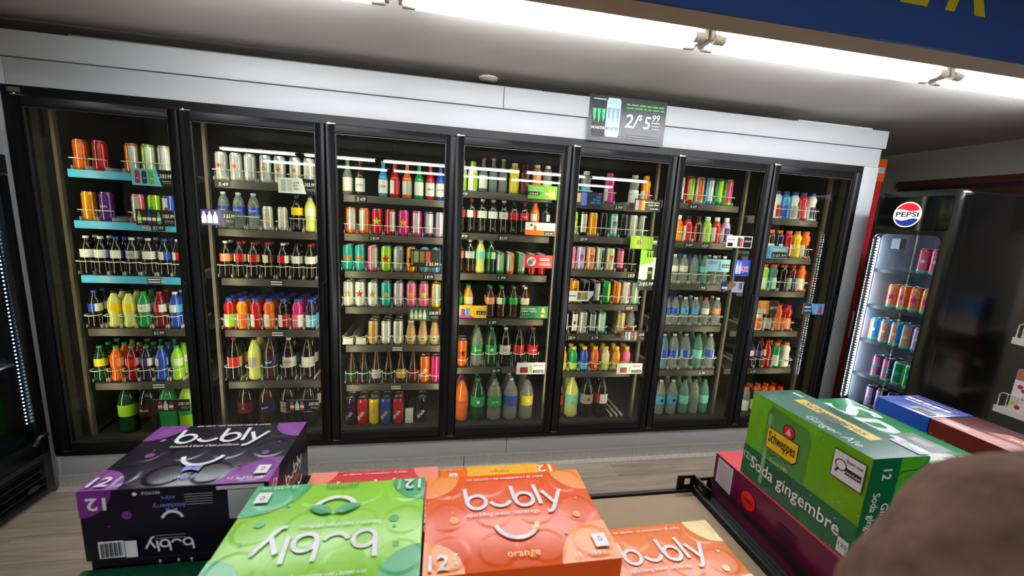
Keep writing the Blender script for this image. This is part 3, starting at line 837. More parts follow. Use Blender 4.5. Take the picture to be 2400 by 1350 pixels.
# two empty white trays on the third door's fifth shelf
for px in (819, 849):
    x = x_at(px, GAP_Y, .9)
    o = lane_stop(3, 4, x - .006, .066, SHZ[3][4], .21, .03)
    x -= .006; tr = MB()
    for k in range(9): tr.box(x - .030, .22 + k * .045, .8272, x + .030, .222 + k * .045, .8285)
    tr.box(x - .032, .215, .8272, x - .030, .66, .885).box(x + .030, .215, .8272, x + .032, .66, .885).box(x - .0298, .215, .8272, x + .0298, .217, .872)
    kid(tr.build('empty_tray', WHITE_PLASTIC), cool)

# ================================================================== PROMOTION SIGNS
C_ = lambda h, r=.45: paint(h, r)
def sign(name, label, px0, py0, px1, py1, Y, draw, cat='sign', th=.002):
    p = on_y((px0 + px1) / 2, (py0 + py1) / 2, Y); a0 = on_y(px0, (py0 + py1) / 2, Y); a1 = on_y(px1, (py0 + py1) / 2, Y)
    b0 = on_y((px0 + px1) / 2, py0, Y); b1 = on_y((px0 + px1) / 2, py1, Y)
    w, h = a1.x - a0.x, b0.z - b1.z
    if Y == -.0245:                                     # stuck on the pane: stays inside its door frame
        k = max(i for i in range(7) if SEAM[i] < p.x)
        p.x = min(p.x, SEAM[k + 1] - .061 - w / 2)
    e = empty(name, (p.x - w / 2, Y, p.z - h / 2), label, cat)
    MB().box(0, 0, 0, w, th, h).build('card', C_('#e6e6e2'), e)
    a = Art(1, 1); A = Art(w, h)
    draw(A, w, h)
    A.flat('print', e, (0, 0, 0), (1, 0, 0), (0, 0, 1))
    return e
K = C_('#131418'); W = C_('#efefec')
def price(A, x, y, sz, t, m=W, wf=None): A.text(t, x, y, sz, m, 'c', .008, .2, wfit=wf)
def mini(A, x, y, w, h, m, m2=None, bottle=False):
    if bottle:
        A.poly([(x - w / 2, y), (x + w / 2, y), (x + w / 2, y + h * .6), (x + w * .2, y + h * .85), (x + w * .2, y + h), (x - w * .2, y + h), (x - w * .2, y + h * .85), (x - w / 2, y + h * .6)], m)
        if m2: A.rect(x - w / 2, y + h * .25, w, h * .25, m2)
    else:
        A.poly([(x - w * .4, y), (x + w * .4, y), (x + w / 2, y + h * .06), (x + w / 2, y + h * .92), (x + w * .4, y + h), (x - w * .4, y + h), (x - w / 2, y + h * .92), (x - w / 2, y + h * .06)], m)
        if m2: A.stroke(arc(x, y + h * .5, w * .28, 200, 340, 8), w * .12, m2)
def split(bg, price_t, extra=None, dark=.62):
    def f(A, w, h):
        A.rect(0, 0, w, h, K); A.poly([(0, 0), (w * (dark + .1), 0), (w * dark, h), (0, h)], bg)
        if extra: extra(A, w, h)
        price(A, w * (dark + .5 * (1 - dark) + .02), h * .52, h * .32, price_t, wf=w * (1 - dark) * .8)
        A.rect(w * (dark + .12), h * .30, w * .22, h * .05, C_('#9a9a9a')); A.rect(w * (dark + .14), h * .20, w * .2, h * .04, C_('#777777'))
    return f
def cans3(cols, bottle=False, x0=.08, dx=.17, w_=.12):
    def f(A, w, h):
        for i, c in enumerate(cols): mini(A, w * (x0 + dx * i + w_ / 2), h * .12, w * w_, h * .76, C_(c), W, bottle)
    return f
Yi, Yg = .158, -.0085
sign('promo_sign', 'light blue promotion card with three cans on top shelf of leftmost door', 309, 397, 404, 436, Yi, split(C_('#69bfe0'), '2/$3.99', cans3(['#a52a3a', '#2c2350', '#6aa82c'])))
sign('promo_sign', 'black promotion card with five bottles on second shelf of leftmost door', 319, 492, 410, 529, Yi, split(K, '2/$5.99', cans3(['#7cc22e', '#3a1512', '#24407c', '#5a2416', '#46a85c'], True, .04, .125, .10)))
sign('promo_sign', 'dark navy promotion card with soda bottles on bottom shelf of leftmost door', 360, 936, 446, 964, Yi, split(C_('#121a35'), '2/$7.50', cans3(['#b54a3c', '#d8d8e0', '#9c3a30'], True, .12, .15, .12)))
def live(A, w, h):
    split(W, '2/$5.99', cans3(['#bfc0bd', '#c9c9c5'], False, .08, .17, .13), .66)(A, w, h)
    for i, t in enumerate(('LIVE.', 'FIT.', 'GO.')): A.text(t, w * .42, h * (.64 - .2 * i), h * .2, K, 'l', .01)
sign('promo_sign', 'white LIVE FIT GO promotion card on top shelf of second door', 652, 418, 738, 454, Yi, live)
sign('promo_sign', 'purple promotion card with three white bottles on second shelf of second door', 464, 492, 552, 528, Yi, split(C_('#38257a'), '2 $3.99', cans3(['#e6e8f0', '#dfe3ee', '#e8e8f2'], True, .10, .15, .13)))
sign('promo_sign', 'navy promotion card with three bottles on bottom shelf of second door', 671, 937, 748, 964, Yi, split(C_('#151d3d'), '2/$7.50', cans3(['#c05848', '#cfd4e4', '#c4503c'], True, .12, .15, .12)))
def rock(A, w, h):
    A.rect(0, 0, w, h, K)
    for i, c in enumerate(('#8d8a78', '#7c6a34', '#c23a54')): mini(A, w * (.2 + .2 * i), h * .25, w * .16, h * .65, C_(c))
    A.text('ROCKSTAR', w * .10, h * .12, h * .16, C_('#d8b93a'), 'l', .01, 0, 90, wfit=h * .76)
    price(A, w * .74, h * .10, h * .24, '2 $5.99', wf=w * .44)
sign('promo_sign', 'black energy drink promotion card on third shelf of third door', 962, 585, 1031, 626, Yi, rock)
sign('promo_sign', 'dark green coffee promotion card under fourth shelf of third door', 957, 722, 1028, 752, Yi, split(C_('#1f5a3c'), '2/$6.50', cans3(['#d8c8a0', '#e0d0a8', '#d0b890', '#cfcfcf'], True, .06, .14, .11)))
def good(A, w, h):
    A.rect(0, 0, w, h, C_('#6cc03a')); A.text('TAKE A MINUTE', w * .06, h * .76, h * .15, W, 'l', .014, wfit=w * .46); A.text('TO FEEL GOOD', w * .06, h * .58, h * .15, W, 'l', .014, wfit=w * .46)
    A.rect(0, h * .26, w * .40, h * .26, K); price(A, w * .2, h * .30, h * .2, '1/4.69', wf=w * .3)
    for i, c in enumerate(('#d8842c', '#b8d060', '#e2c93a')): mini(A, w * (.64 + .12 * i), h * .12, w * .10, h * .72, C_(c), C_('#f3f0c0'), True)
sign('promo_sign', 'bright green promotion card on top shelf of middle door', 1238, 435, 1306, 467, Yi, good)
def wanta(A, w, h):
    A.rect(0, h * .4, w, h * .6, W); A.rect(0, 0, w, h * .4, C_('#f07a1e')); A.circ(w * .2, h * .78, h * .10, C_('#2c56a8'))
    mini(A, w * .33, h * .35, w * .1, h * .42, C_('#e8641c'), None, True); A.text('WANTA FANTA?', w * .7, h * .52, h * .15, C_('#d93a2c'), 'c', .012, wfit=w * .42)
    A.rect(w * .64, h * .04, w * .33, h * .32, K); price(A, w * .8, h * .1, h * .2, '2/5.49', wf=w * .26)
sign('promo_sign', 'white and orange promotion card on second shelf of middle door', 1231, 522, 1301, 552, Yi, wanta)
def redc(A, w, h):
    A.rect(0, 0, w, h, C_('#d52a35')); A.circ(w * .24, h * .5, h * .36, C_('#f0d0c0')); A.circ(w * .2, h * .42, h * .2, C_('#3f7fc0')); A.circ(w * .3, h * .62, h * .13, C_('#c8865c'))
    A.rect(w * .55, h * .58, w * .32, h * .18, W); A.rect(w * .5, h * .2, w * .44, h * .22, C_('#e88a90')); A.fine_print(w * .58, h * .63, w * .26, h * .08, C_('#d52a35'))
sign('promo_sign', 'red promotion card with a figure picture on third shelf of middle door', 1230, 598, 1295, 628, Yi, redc)
def yel(A, w, h):
    A.rect(0, 0, w, h, C_('#f2b91c')); A.poly([(0, 0), (w * .6, 0), (w * .45, h * .25), (0, h * .2)], C_('#d83c84'))
    mini(A, w * .2, h * .12, w * .14, h * .6, C_('#8c3aa0')); mini(A, w * .36, h * .15, w * .12, h * .65, C_('#3e8cd0'))
    A.stroke(arc(w * .75, h * .6, h * .3, 30, 190, 10), h * .1, C_('#f6d56a')); A.rect(w * .66, h * .26, w * .32, h * .3, K); price(A, w * .82, h * .32, h * .2, '2/5.49', wf=w * .27)
sign('promo_sign', 'yellow promotion card on fourth shelf of middle door', 1072, 716, 1140, 745, Yi, yel)
def newn(A, w, h):
    A.rect(0, 0, w, h, C_('#1d7a50')); A.text('NEW NAME.', w * .04, h * .72, h * .17, W, 'l', .016, wfit=w * .5); A.text('SAME TASTE.', w * .04, h * .52, h * .17, W, 'l', .016, wfit=w * .56)
    A.rect(w * .02, h * .22, w * .32, h * .26, K); price(A, w * .18, h * .27, h * .19, '2/5.49', wf=w * .27); mini(A, w * .82, h * .1, w * .14, h * .78, C_('#d8c832'), C_('#c83c2c'), True)
sign('promo_sign', 'dark green NEW NAME SAME TASTE card on fourth shelf of middle door', 1220, 718, 1284, 746, Yi, newn)
def cases(A, w, h):
    A.rect(0, 0, w, h, C_('#cfd0e0')); A.rect(w * .12, h * .12, w * .28, h * .5, C_('#8c1f2a')); mini(A, w * .5, h * .12, w * .1, h * .7, C_('#8cc860'), None, True)
    A.fine_print(w * .59, h * .70, w * .34, h * .1, C_('#c83a3a')); A.rect(w * .58, h * .1, w * .38, h * .26, K); price(A, w * .77, h * .15, h * .18, '2/7.49', wf=w * .3)
sign('promo_sign', 'pale lilac promotion card on fifth shelf of middle door', 1211, 850, 1277, 877, Yi, cases)
sign('promo_sign', 'pale lilac promotion card on sixth shelf of fifth door', 1446, 852, 1505, 876, Yi, cases)
def dis(A, w, h):
    A.rect(0, 0, w, h, C_('#1b2440')); mini(A, w * .3, h * .1, w * .22, h * .85, C_('#5a6cc8')); mini(A, w * .1, h * .3, w * .14, h * .6, C_('#d8a878'))
    for i, t in enumerate(('new', 'flavour', 'who dis?')): A.text(t, w * .94, h * (.66 - .2 * i), h * .2, C_('#5aa0e8'), 'r', .01)
    A.rect(w * .84, h * .86, w * .12, h * .1, C_('#e02858'))
sign('promo_sign', 'navy new flavour promotion card on top shelf of fifth door', 1350, 450, 1412, 486, Yi, dis)
def flair(A, w, h):
    A.rect(0, 0, w, h, K)
    for i, c in enumerate(('#c8c8c8', '#d83860', '#d8b030')): mini(A, w * (.1 + .12 * i), h * .08, w * .12, h * .8, C_(c))
    A.text('same flavours.', w * .96, h * .70, h * .19, W, 'r', .01, wfit=w * .6); A.text('new flair.', w * .96, h * .48, h * .19, W, 'r', .01, wfit=w * .42); price(A, w * .76, h * .16, h * .2, '2/4.99', wf=w * .3)
sign('promo_sign', 'black new flair promotion card on top shelf of fifth door', 1487, 467, 1548, 496, Yi, flair)
def claw(A, cx, cy, k, m):
    for dx in (-.36, 0, .36):
        A.poly([(cx + (dx - .16) * k, cy + .5 * k), (cx + (dx + .14) * k, cy + .5 * k), (cx + (dx + .08) * k, cy + .1 * k), (cx + (dx + .10) * k, cy - .15 * k), (cx + (dx - .02) * k, cy - (.6 - abs(dx) * .4) * k), (cx + (dx - .10) * k, cy - .05 * k)], m, False)
def zebra(A, w, h):
    A.rect(0, 0, w, h, C_('#a8d81e')); A.circ(w * .32, h * .5, h * .22, C_('#a87a5c'))
    for i in range(9): A.stroke([(w * (.38 + .06 * i + .02 * math.sin(j)), h * j / 6) for j in range(7)], w * .02, K)
    A.rect(w * .84, 0, w * .16, h, K); claw(A, w * .92, h * .55, h * .3, W)
sign('promo_sign', 'lime and black striped card on the glass of fifth door', 1478, 554, 1540, 584, Yi, zebra)
def mons(A, w, h):
    A.rect(0, 0, w, h, W); A.rect(0, 0, w, h * .28, K); A.poly([(0, h), (w * .3, h), (w * .9, h * .72), (0, h * .62)], C_('#84c81c')); A.rect(w * .3, h * .82, w * .7, h * .18, K)
    claw(A, w * .5, h * .88, w * .45, C_('#7ed321')); mini(A, w * .3, h * .26, w * .3, h * .32, C_('#c9ccd2')); mini(A, w * .66, h * .26, w * .3, h * .32, K); claw(A, w * .66, h * .44, w * .2, C_('#7ed321'))
    price(A, w * .5, h * .12, h * .12, '2/$5.99', wf=w * .85)
sign('promo_sign', 'tall white and green energy drink card on right of fifth door', 1498, 586, 1537, 681, Yi, mons)
def prot(A, w, h):
    A.rect(0, 0, w, h, C_('#d5d6ea')); A.fine_print(w * .06, h * .46, w * .28, h * .12, C_('#3c3c4c'))
    for i, c in enumerate(('#6a5848', '#b08a50', '#a07c48')): mini(A, w * (.46 + .13 * i), h * .15, w * .12, h * .72, C_(c))
    A.poly([(w * .8, 0), (w, 0), (w, h * .7)], K)
sign('promo_sign', 'pale lilac protein drink card on fourth shelf of fifth door', 1328, 682, 1391, 706, Yi, prot)
sign('promo_sign', 'small black promotion card with five cans on fifth shelf of fifth door', 1455, 775, 1510, 800, Yi, split(K, '2/5', cans3(['#5a4a40', '#8a9cc8', '#a8b0d8', '#5c3c30', '#a86a6a'], False, .04, .135, .10), .7))
def bett(A, w, h):
    A.rect(0, 0, w, h, W); A.rect(w * .03, h * .06, w * .3, h * .88, C_('#e8e8ea')); A.text('BETTER', w * .18, h * .6, h * .16, K, 'c', .014, wfit=w * .27); A.rect(w * .05, h * .1, w * .2, h * .3, K)
    A.rect(w * .66, h * .06, w * .31, h * .88, K); mini(A, w * .48, h * .1, w * .1, h * .76, C_('#3c4048')); mini(A, w * .58, h * .1, w * .1, h * .7, C_('#d85050')); price(A, w * .81, h * .5, h * .22, '2/$4.99', wf=w * .27)
sign('promo_sign', 'white-bordered black promotion card on the right of sixth door', 1703, 553, 1763, 581, -.0245, bett)
def pblue(A, w, h):
    A.rect(0, 0, w, h, C_('#8fc8ee')); A.fine_print(w * .08, h * .74, w * .4, h * .09, C_('#3a6aa8')); A.fine_print(w * .08, h * .6, w * .34, h * .08, C_('#3a6aa8'), 4); mini(A, w * .56, h * .1, w * .1, h * .8, C_('#5a9ad0'), None, True); A.rect(w * .66, h * .34, w * .32, h * .28, K); price(A, w * .82, h * .4, h * .18, '2/3.50', wf=w * .27)
sign('promo_sign', 'pale blue water promotion card on third shelf of sixth door', 1655, 608, 1711, 637, Yi, pblue)
def two(A, w, h):
    A.rect(0, 0, w, h, C_('#3a4fb8'))
    for i in range(8):
        an = math.radians(15 + 22 * i); A.stroke([(w * .5, h * .4), (w * .5 + w * .46 * math.cos(an), h * .4 + h * .56 * math.sin(an))], w * .03, C_('#6f86dc'))
    mini(A, w * .16, h * .15, w * .18, h * .78, C_('#dfe6f6'), None, True); mini(A, w * .36, h * .15, w * .18, h * .74, C_('#d2dcf2'), None, True)
    A.text('$2', w * .7, h * .3, h * .46, W, 'c', .05); A.text('$2', w * .7, h * .3, h * .46, C_('#d8242c'), 'c', .0)
sign('promo_sign', 'blue and white two dollar sticker on right of sixth door', 1735, 610, 1770, 648, -.0245, two)
def pic(A, w, h):
    A.rect(0, 0, w, h, C_('#a9b6c4')); A.rect(0, 0, w * .5, h, C_('#2a3644')); A.poly([(w * .1, 0), (w * .5, h * .3), (w * .7, h * .8), (w * .4, h)], C_('#8c6a56')); A.rect(w * .8, h * .3, w * .15, h * .6, C_('#4a6a88')); A.rect(w * .05, h * .3, w * .25, h * .2, C_('#c8d8e8'))
sign('promo_sign', 'grey blue photo card by third shelf of sixth door', 1689, 660, 1742, 685, -.0245, pic)
def gat(A, w, h):
    A.rect(0, 0, w, h, C_('#7fbde6')); mini(A, w * .14, h * .06, w * .18, h * .9, C_('#3f98d8'), None, True); A.rect(w * .28, h * .06, w * .70, h * .46, K); A.fine_print(w * .38, h * .64, w * .5, h * .14, W); price(A, w * .62, h * .16, h * .28, '2-$5.99', wf=w * .6)
sign('promo_sign', 'sky blue and black promotion card on second shelf of rightmost door', 1794, 577, 1846, 606, Yi, gat)
def gat2(A, w, h):
    A.rect(0, 0, w, h, C_('#e8761e')); A.poly([(w * .1, h), (w * .5, h), (w * .3, 0)], C_('#f2a83a'))
    for i in range(3): mini(A, w * (.12 + .14 * i), h * .08, w * .12, h * .4, C_('#c8d4e4'), None, True)
    A.poly([(w * .6, 0), (w * .95, 0), (w, h), (w * .55, h)], K); price(A, w * .78, h * .4, h * .26, '2$5.99', wf=w * .36)
sign('promo_sign', 'orange and black promotion card on fourth shelf of rightmost door', 1773, 705, 1824, 737, Yi, gat2)
def bsq(A, w, h):
    A.rect(0, 0, w, h, C_('#5aa6e0')); A.poly([(0, 0), (w * .5, 0), (w * .35, h), (0, h)], K); A.fine_print(w * .06, h * .62, w * .3, h * .12, W); A.rect(w * .06, h * .3, w * .34, h * .1, C_('#7fb8e8')); mini(A, w * .62, h * .06, w * .16, h * .84, C_('#8cc8f0'), None, True); mini(A, w * .82, h * .16, w * .16, h * .7, C_('#d83a50'), None, True)
sign('promo_sign', 'small blue and black sticker on the glass of rightmost door', 1882, 712, 1931, 737, -.0245, bsq)
# monster poster over the header
def poster(A, w, h):
    A.rect(0, 0, w, h, C_('#2b2c31', .3))
    mini(A, w * .13, h * .1, w * .17, h * .84, C_('#15171a')); A.rect(w * .05, h * .90, w * .16, h * .03, C_('#9fc6cc')); claw(A, w * .13, h * .56, h * .30, C_('#3fd07c'))
    mini(A, w * .31, h * .12, w * .18, h * .84, C_('#bfe0ea')); claw(A, w * .31, h * .60, h * .30, C_('#8aa6c4'))
    A.text('MONSTER', w * .13, h * .27, h * .085, W, 'c', .02, wfit=w * .17); A.text('MONSTER', w * .31, h * .27, h * .085, C_('#4a6a86'), 'c', .02, wfit=w * .16)
    A.fine_print(w * .47, h * .84, w * .5, h * .035, C_('#52b84e')); A.fine_print(w * .47, h * .77, w * .5, h * .03, C_('#52b84e'), 2)
    A.text('2/', w * .56, h * .36, h * .42, W, 'c', .012, .15); A.text('$', w * .665, h * .54, h * .17, W, 'c', .01, .15); A.text('5', w * .755, h * .36, h * .40, W, 'c', .012, .15); A.text('99', w * .87, h * .55, h * .20, W, 'c', .01, .15)
    A.rect(w * .81, h * .50, w * .11, h * .02, W)
    for i in range(2): A.rect(w * .82, h * (.42 - .06 * i), w * .10, h * .03, C_('#9a9a9c'))
    for i in range(3): A.rect(w * .50, h * (.20 - .05 * i), w * .42, h * .018, C_('#77777a'))
sign('price_poster', 'dark energy drink price poster on the white header above the doors', 1380, 230, 1561, 338, -.026, poster, 'poster', .003)
# ------------------------------------------------------------------ on top of the cooler
b = MB().tube([(.3, .03, 2.538), (1.5, .03, 2.536), (2.80, .03, 2.534)], .010, 8)
props(b.build('conduit', paint('#97938a', .5, .3), smooth=50), 'thin grey conduit lying along the top edge of the cooler', 'pipe')
props(box_obj('foam_board', (4.70, .05, 2.5255), (5.34, .45, 2.556), paint('#d4d5d2', .6), bevel=.002), 'flat white board lying on top of the cooler', 'board')
# orange and red display behind the fridge
ob = empty('display_stand', (5.93, .52, 0), 'tall red cardboard display with orange head between cooler and black fridge', 'display')
MB().box(-.055, -.1, 0, .055, .1, 2.24).build('column', C_('#c8262e'), ob)
MB().box(-.06, -.105, 2.241, .065, .105, 2.43).build('head', C_('#f0620f'), ob, bevel=.004)
MB().box(-.045, -.1075, 2.31, .05, -.1055, 2.36).build('label_plate', C_('#c9ccd0'), ob)

# ================================================================== FREE-STANDING FRIDGES
FBLK = paint('#060607', .28, 0, .25)
LINER = paint('#d6deea', .5)
def diode_row(name, parent, p0, p1, n, r, axis, strength, mat_hex='#e8f2ff'):
    m = MB()
    for i in range(n):
        t = i / (n - 1); c = [p0[k] + (p1[k] - p0[k]) * t for k in range(3)]
        m.lathe([(0, -r), (r, 0), (0, r)], 5, c=c)
    o = m.build(name, glow(mat_hex, strength), parent, smooth=60); o['kind'] = 'stuff'
    return o
# --- black fridge with lit round logo, facing left
fx, y0, y1, zt = 5.57, -.45, .105, 2.11
# cabinet and right rack are scaled about the camera (bases stay on the floor)
def SX(x): return 5.22 + .896 * (x - 5.57)
def SY(y): return -.424 + .896 * (y + .1725)
def SZ(z): return z if z < .15 else .896 * z + .182
def scale_about_cam(root):
    for o in root.children_recursive:
        if o.type == 'MESH':
            for v in o.data.vertices: v.co = (SX(v.co.x), SY(v.co.y), SZ(v.co.z))
            o.data.update()
pf = empty('display_fridge', (5.22, -.424, 0), 'black display fridge with lit round logo beside the cooler, facing left', 'fridge')
def pk(o): return kid(o, pf)
m = MB().box(5.645, y0 + .005, .08, 6.30, y0 + .03, zt - .02).box(5.645, y1 - .03, .08, 6.30, y1 - .005, zt - .02).box(6.27, y0 + .03, .08, 6.30, y1 - .03, zt - .02)
m.box(5.645, y0 + .03, zt - .20, 6.27, y1 - .03, zt - .02).box(5.645, y0 + .03, .08, 6.27, y1 - .03, .36)
pk(m.build('cabinet', FBLK, bevel=.006, smooth=40))
for xx in (5.70, 6.24):
    for yy in (y0 + .05, y1 - .05): pk(MB().lathe([(0, 0), (.02, 0), (.014, .08), (0, .08)], 12, c=(xx, yy, 0)).build('foot', BLACK, smooth=40))
m = MB().box(5.66, y1 - .034, .361, 6.262, y1 - .031, zt - .201).box(6.262, y0 + .034, .361, 6.268, y1 - .031, zt - .201).box(5.66, y0 + .031, .361, 6.262, y0 + .034, zt - .201)
m.box(5.66, y0 + .034, zt - .206, 6.262, y1 - .034, zt - .2015)
pk(m.build('liner', LINER))
# door: rounded frame with a window cut in
def rounded(yc0, yc1, zc0, zc1, r, n=6):
    out = []
    for cy, cz, a0 in ((yc1 - r, zc1 - r, 0), (yc0 + r, zc1 - r, 90), (yc0 + r, zc0 + r, 180), (yc1 - r, zc0 + r, 270)):
        for k in range(n + 1):
            a = math.radians(a0 + 90 * k / n); out.append((cy + r * math.cos(a), cz + r * math.sin(a)))
    return out
O_, I_ = rounded(y0 - .0, y1 + .0, .14, zt, .055), rounded(-.372, .068, .40, 1.792, .045)
m = MB(); n = len(O_)
lay = [(5.642, 0), (5.598, 0), (5.580, .006), (5.570, .022)]
oc = Vector(((y0 + y1) / 2, (zt + .14) / 2))
def inset(p, q):
    return (p[0] + (q if p[0] < oc.x else -q), p[1] + (q if p[1] < oc.y else -q))
for X_, q in lay: m.v += [(X_,) + inset(p, q) for p in O_]
ni = len(m.v)
for X_ in (5.572, 5.642): m.v += [(X_,) + p for p in I_]
for L_ in range(3):
    for k in range(n): m.f.append((L_ * n + k, L_ * n + (k + 1) % n, (L_ + 1) * n + (k + 1) % n, (L_ + 1) * n + k)); m.m.append(0)
for k in range(n):
    k2 = (k + 1) % n
    m.f.append((3 * n + k, 3 * n + k2, ni + k2, ni + k)); m.m.append(0)
    m.f.append((ni + k, ni + k2, ni + n + k2, ni + n + k)); m.m.append(0)
    m.f.append((ni + n + k, ni + n + k2, k2, k)); m.m.append(0)
door = pk(m.build('fridge_door', FBLK, smooth=35))
def dk(o): o.parent = door; o.matrix_parent_inverse = Matrix.Identity(4); return o
DOORP = door
b = MB().box(5.576, -.371, .401, 5.581, .067, 1.791).build('glass_pane', clear('#f2f6f8', .94, 1.45, .004), door)
hp = MB(); R2 = rounded(-.40, .07, 1.825, 2.065, .02)
hp.v = [(5.5695,) + p for p in R2] + [(5.574,) + p for p in R2]; n = len(R2)
hp.f.append(tuple(range(n))); hp.m.append(0)
for k in range(n): hp.f.append((k, n + k, n + (k + 1) % n, (k + 1) % n)); hp.m.append(0)
hp.build('header_panel', paint('#08080a', .08, 0, .6), door, smooth=35)
def logo_disc(parent, cy, cz, r, X, lit):
    e = lambda h: lit and glow(h, lit) or C_(h)
    A = Art(3, 3)
    c = 1.0
    lit_ = lambda h: lamp_print(h, .42)
    A.circ(c, c, r, lit_('#ffffff'), 40)
    rr = r * .91
    up = [p for p in arc(c, c, rr, 12, 168, 24)]; wave = [(c - rr * .97 + i * rr * 1.94 / 14, c + rr * (.38 + .10 * math.sin(i / 14 * 2 * math.pi + .4))) for i in range(15)]
    wave = [(c - rr * .90 + i * rr * 1.80 / 14, yq) for i, (_, yq) in enumerate(wave)]
    A.poly(arc(c, c, rr, 20, 160, 24) + wave, lit_('#e01f30'))
    lo = [p for p in arc(c, c, rr, 192, 348, 24)]; wave2 = [(c + rr * .97 - i * rr * 1.94 / 14, c - rr * (.42 - .10 * math.sin(i / 14 * 2 * math.pi + .4))) for i in range(15)]
    wave2 = [(c + rr * .88 - i * rr * 1.76 / 14, yq) for i, (_, yq) in enumerate(wave2)]
    A.poly(arc(c, c, rr, 205, 335, 24) + wave2, lit_('#16308c'))
    A.text('PEPSI', c, c - r * .16, r * .52, C_('#0c1020'), 'c', .02, wfit=r * 1.62)
    return A.flat('logo', parent, (X, cy + c, cz - c), (0, -1, 0), (0, 0, 1))
logo_disc(door, -.135, 1.937, .092, 5.569, 1)
MB().tube([(5.566, .092, .93), (5.560, .088, .95), (5.560, .088, 1.13), (5.566, .092, 1.15)], .007, 8).build('handle', paint('#3a3a3e', .3), door, smooth=50)
led = diode_row('diode_row', door, (5.595, .048, .44), (5.595, .048, 1.76), 60, .0062, 0, FRIDGE_E)
pk(MB().box(5.630, .066, .40, 5.640, .070, 1.79).build('led_board', paint('#d8dce0', .4)))
pk(MB().box(5.72, -.02, 1.68, 5.78, .04, 1.76).build('thermostat', paint('#8a8f98', .5)))
PSZ = [on_x(2172, 645, 5.66).z, on_x(2155, 738, 5.66).z, on_x(2135, 826, 5.66).z, on_x(2112, 911, 5.66).z, .385]
for z in PSZ[:-1]:
    sh = pk(box_obj('shelf', (5.665, y0 + .037, z - .012), (6.24, y1 - .037, z), paint('#7d8590', .45, .3)))
    MB().box(5.652, y0 + .037, z - .022, 5.6645, y1 - .037, z + .004).build('shelf_lip', paint('#2c3036', .4), sh)
PR = [('red', 'pink', (3, 4, 5)), ('orange', 'peach', (1, 2, 3, 4, 5)), ('azure', 'peach', (0, 1, 2, 3)), ('purple', 'pink', (1, 2)), ('dark-purple', 'lilac', (1, 2))]
PR2 = {2: [('magenta', 'lilac', (4, 5))], 3: [('mint', 'green', (3, 4, 5))], 4: [('dark-purple', 'silver', (3, 4))]}
for i, z in enumerate(PSZ):
    for body, band, lanes in [PR[i]] + PR2.get(i, []):
        for ln in lanes:
            yy = -.257 - .0694 * ln
            for row in range(2):
                o = put('drink_can', can_body('can16', body, band, 180 + (ln * 37) % 60 - 30, 'mint'), None, (SX(5.665) + .038 + row * .0694, yy, SZ(z) + .0005))
                props(o, '%s and %s tall can%s on %s shelf of logo fridge, %s from left' % (body, band, ', second row,' if row else '', ['top', 'second', 'third', 'fourth', 'bottom'][i], ORD[ln]), 'can', 'cans in the black logo fridge')
                if row == 0:
                    put('lid', can_lid('can16'), o)
                    word_on(o, 'can16', CAN['can16'][0], .085, '*' if i % 2 else 'o', ['white', 'magenta', 'cream', 'teal', 'lilac'][i], az=195)

scale_about_cam(pf)

# --- black fridge at the left edge, facing right
lf = empty('display_fridge', (-.35, -.4, 0), 'black glass-door fridge with louvred base at the left edge', 'fridge')
def lk(o): return kid(o, lf)
m = MB().box(-.70, -.80, .06, -.055, -.775, 1.92).box(-.70, -.06, .06, -.055, -.035, 1.92).box(-.70, -.775, .06, -.67, -.06, 1.92).box(-.67, -.775, 1.80, -.055, -.06, 1.92).box(-.67, -.775, .06, -.055, -.06, .34)
lk(m.build('cabinet', paint('#141416', .4), bevel=.004, smooth=40))
m = MB().box(-.05, -.80, .275, -.002, -.72, 1.82).box(-.05, -.085, .275, -.002, -.035, 1.82).box(-.05, -.72, 1.74, -.002, -.085, 1.82).box(-.05, -.72, .275, -.002, -.085, .36)
dL = lk(m.build('fridge_door', paint('#0b0b0d', .35), bevel=.004, smooth=40))
kid(MB().box(-.03, -.73, .35, -.024, -.075, 1.75).build('glass_pane', clear('#f2f6f8', .94, 1.45, .004)), lf)
lk(box_obj('header_box', (-.05, -.80, 1.825), (.0, -.035, 1.92), paint('#1b1b1d', .4), bevel=.004))
lk(MB().box(-.05, -.80, .27, -.002, -.035, .274).build('sill', BLACK))
lk(MB().tube([(-.0, -.05, .37), (.012, -.06, .385), (.012, -.10, .385), (.0, -.12, .34)], .012, 8).build('handle', paint('#1e1e21', .3), smooth=50))
g = lk(MB().box(-.05, -.80, .03, -.002, -.76, .265).box(-.05, -.085, .03, -.002, -.035, .265).box(-.05, -.76, .235, -.002, -.085, .265).box(-.05, -.76, .03, -.002, -.085, .05).build('base_grille', paint('#1a1a1c', .45), bevel=.003, smooth=40))
for k in range(4):
    z = .065 + k * .044
    b = MB().poly([(-.04, -.76, z), (-.04, -.085, z), (-.004, -.085, z + .026), (-.004, -.76, z + .026)][::-1]).poly([(-.04, -.76, z + .004), (-.04, -.085, z + .004), (-.004, -.085, z + .03), (-.004, -.76, z + .03)]).poly([(-.004, -.76, z + .026), (-.004, -.085, z + .026), (-.004, -.085, z + .03), (-.004, -.76, z + .03)])
    b.build('louvre', paint('#26262a', .4), g)
b = MB().lathe([(0, 0), (.035, 0), (.035, .004), (0, .004)], 20); b.v = [(p[2] - .001, p[0] - .16, p[1] * .45 + .105) for p in b.v]; b.build('badge', paint('#3c3d42', .3, .6), g, smooth=30)
lk(box_obj('kick_base', (-.66, -.78, 0), (-.07, -.06, .06), BLACK))
diode_row('diode_row', dL, (-.038, -.098, .47), (-.038, -.098, 1.72), 60, .0042, 0, FRIDGE_E * .18, '#cfe6f4')
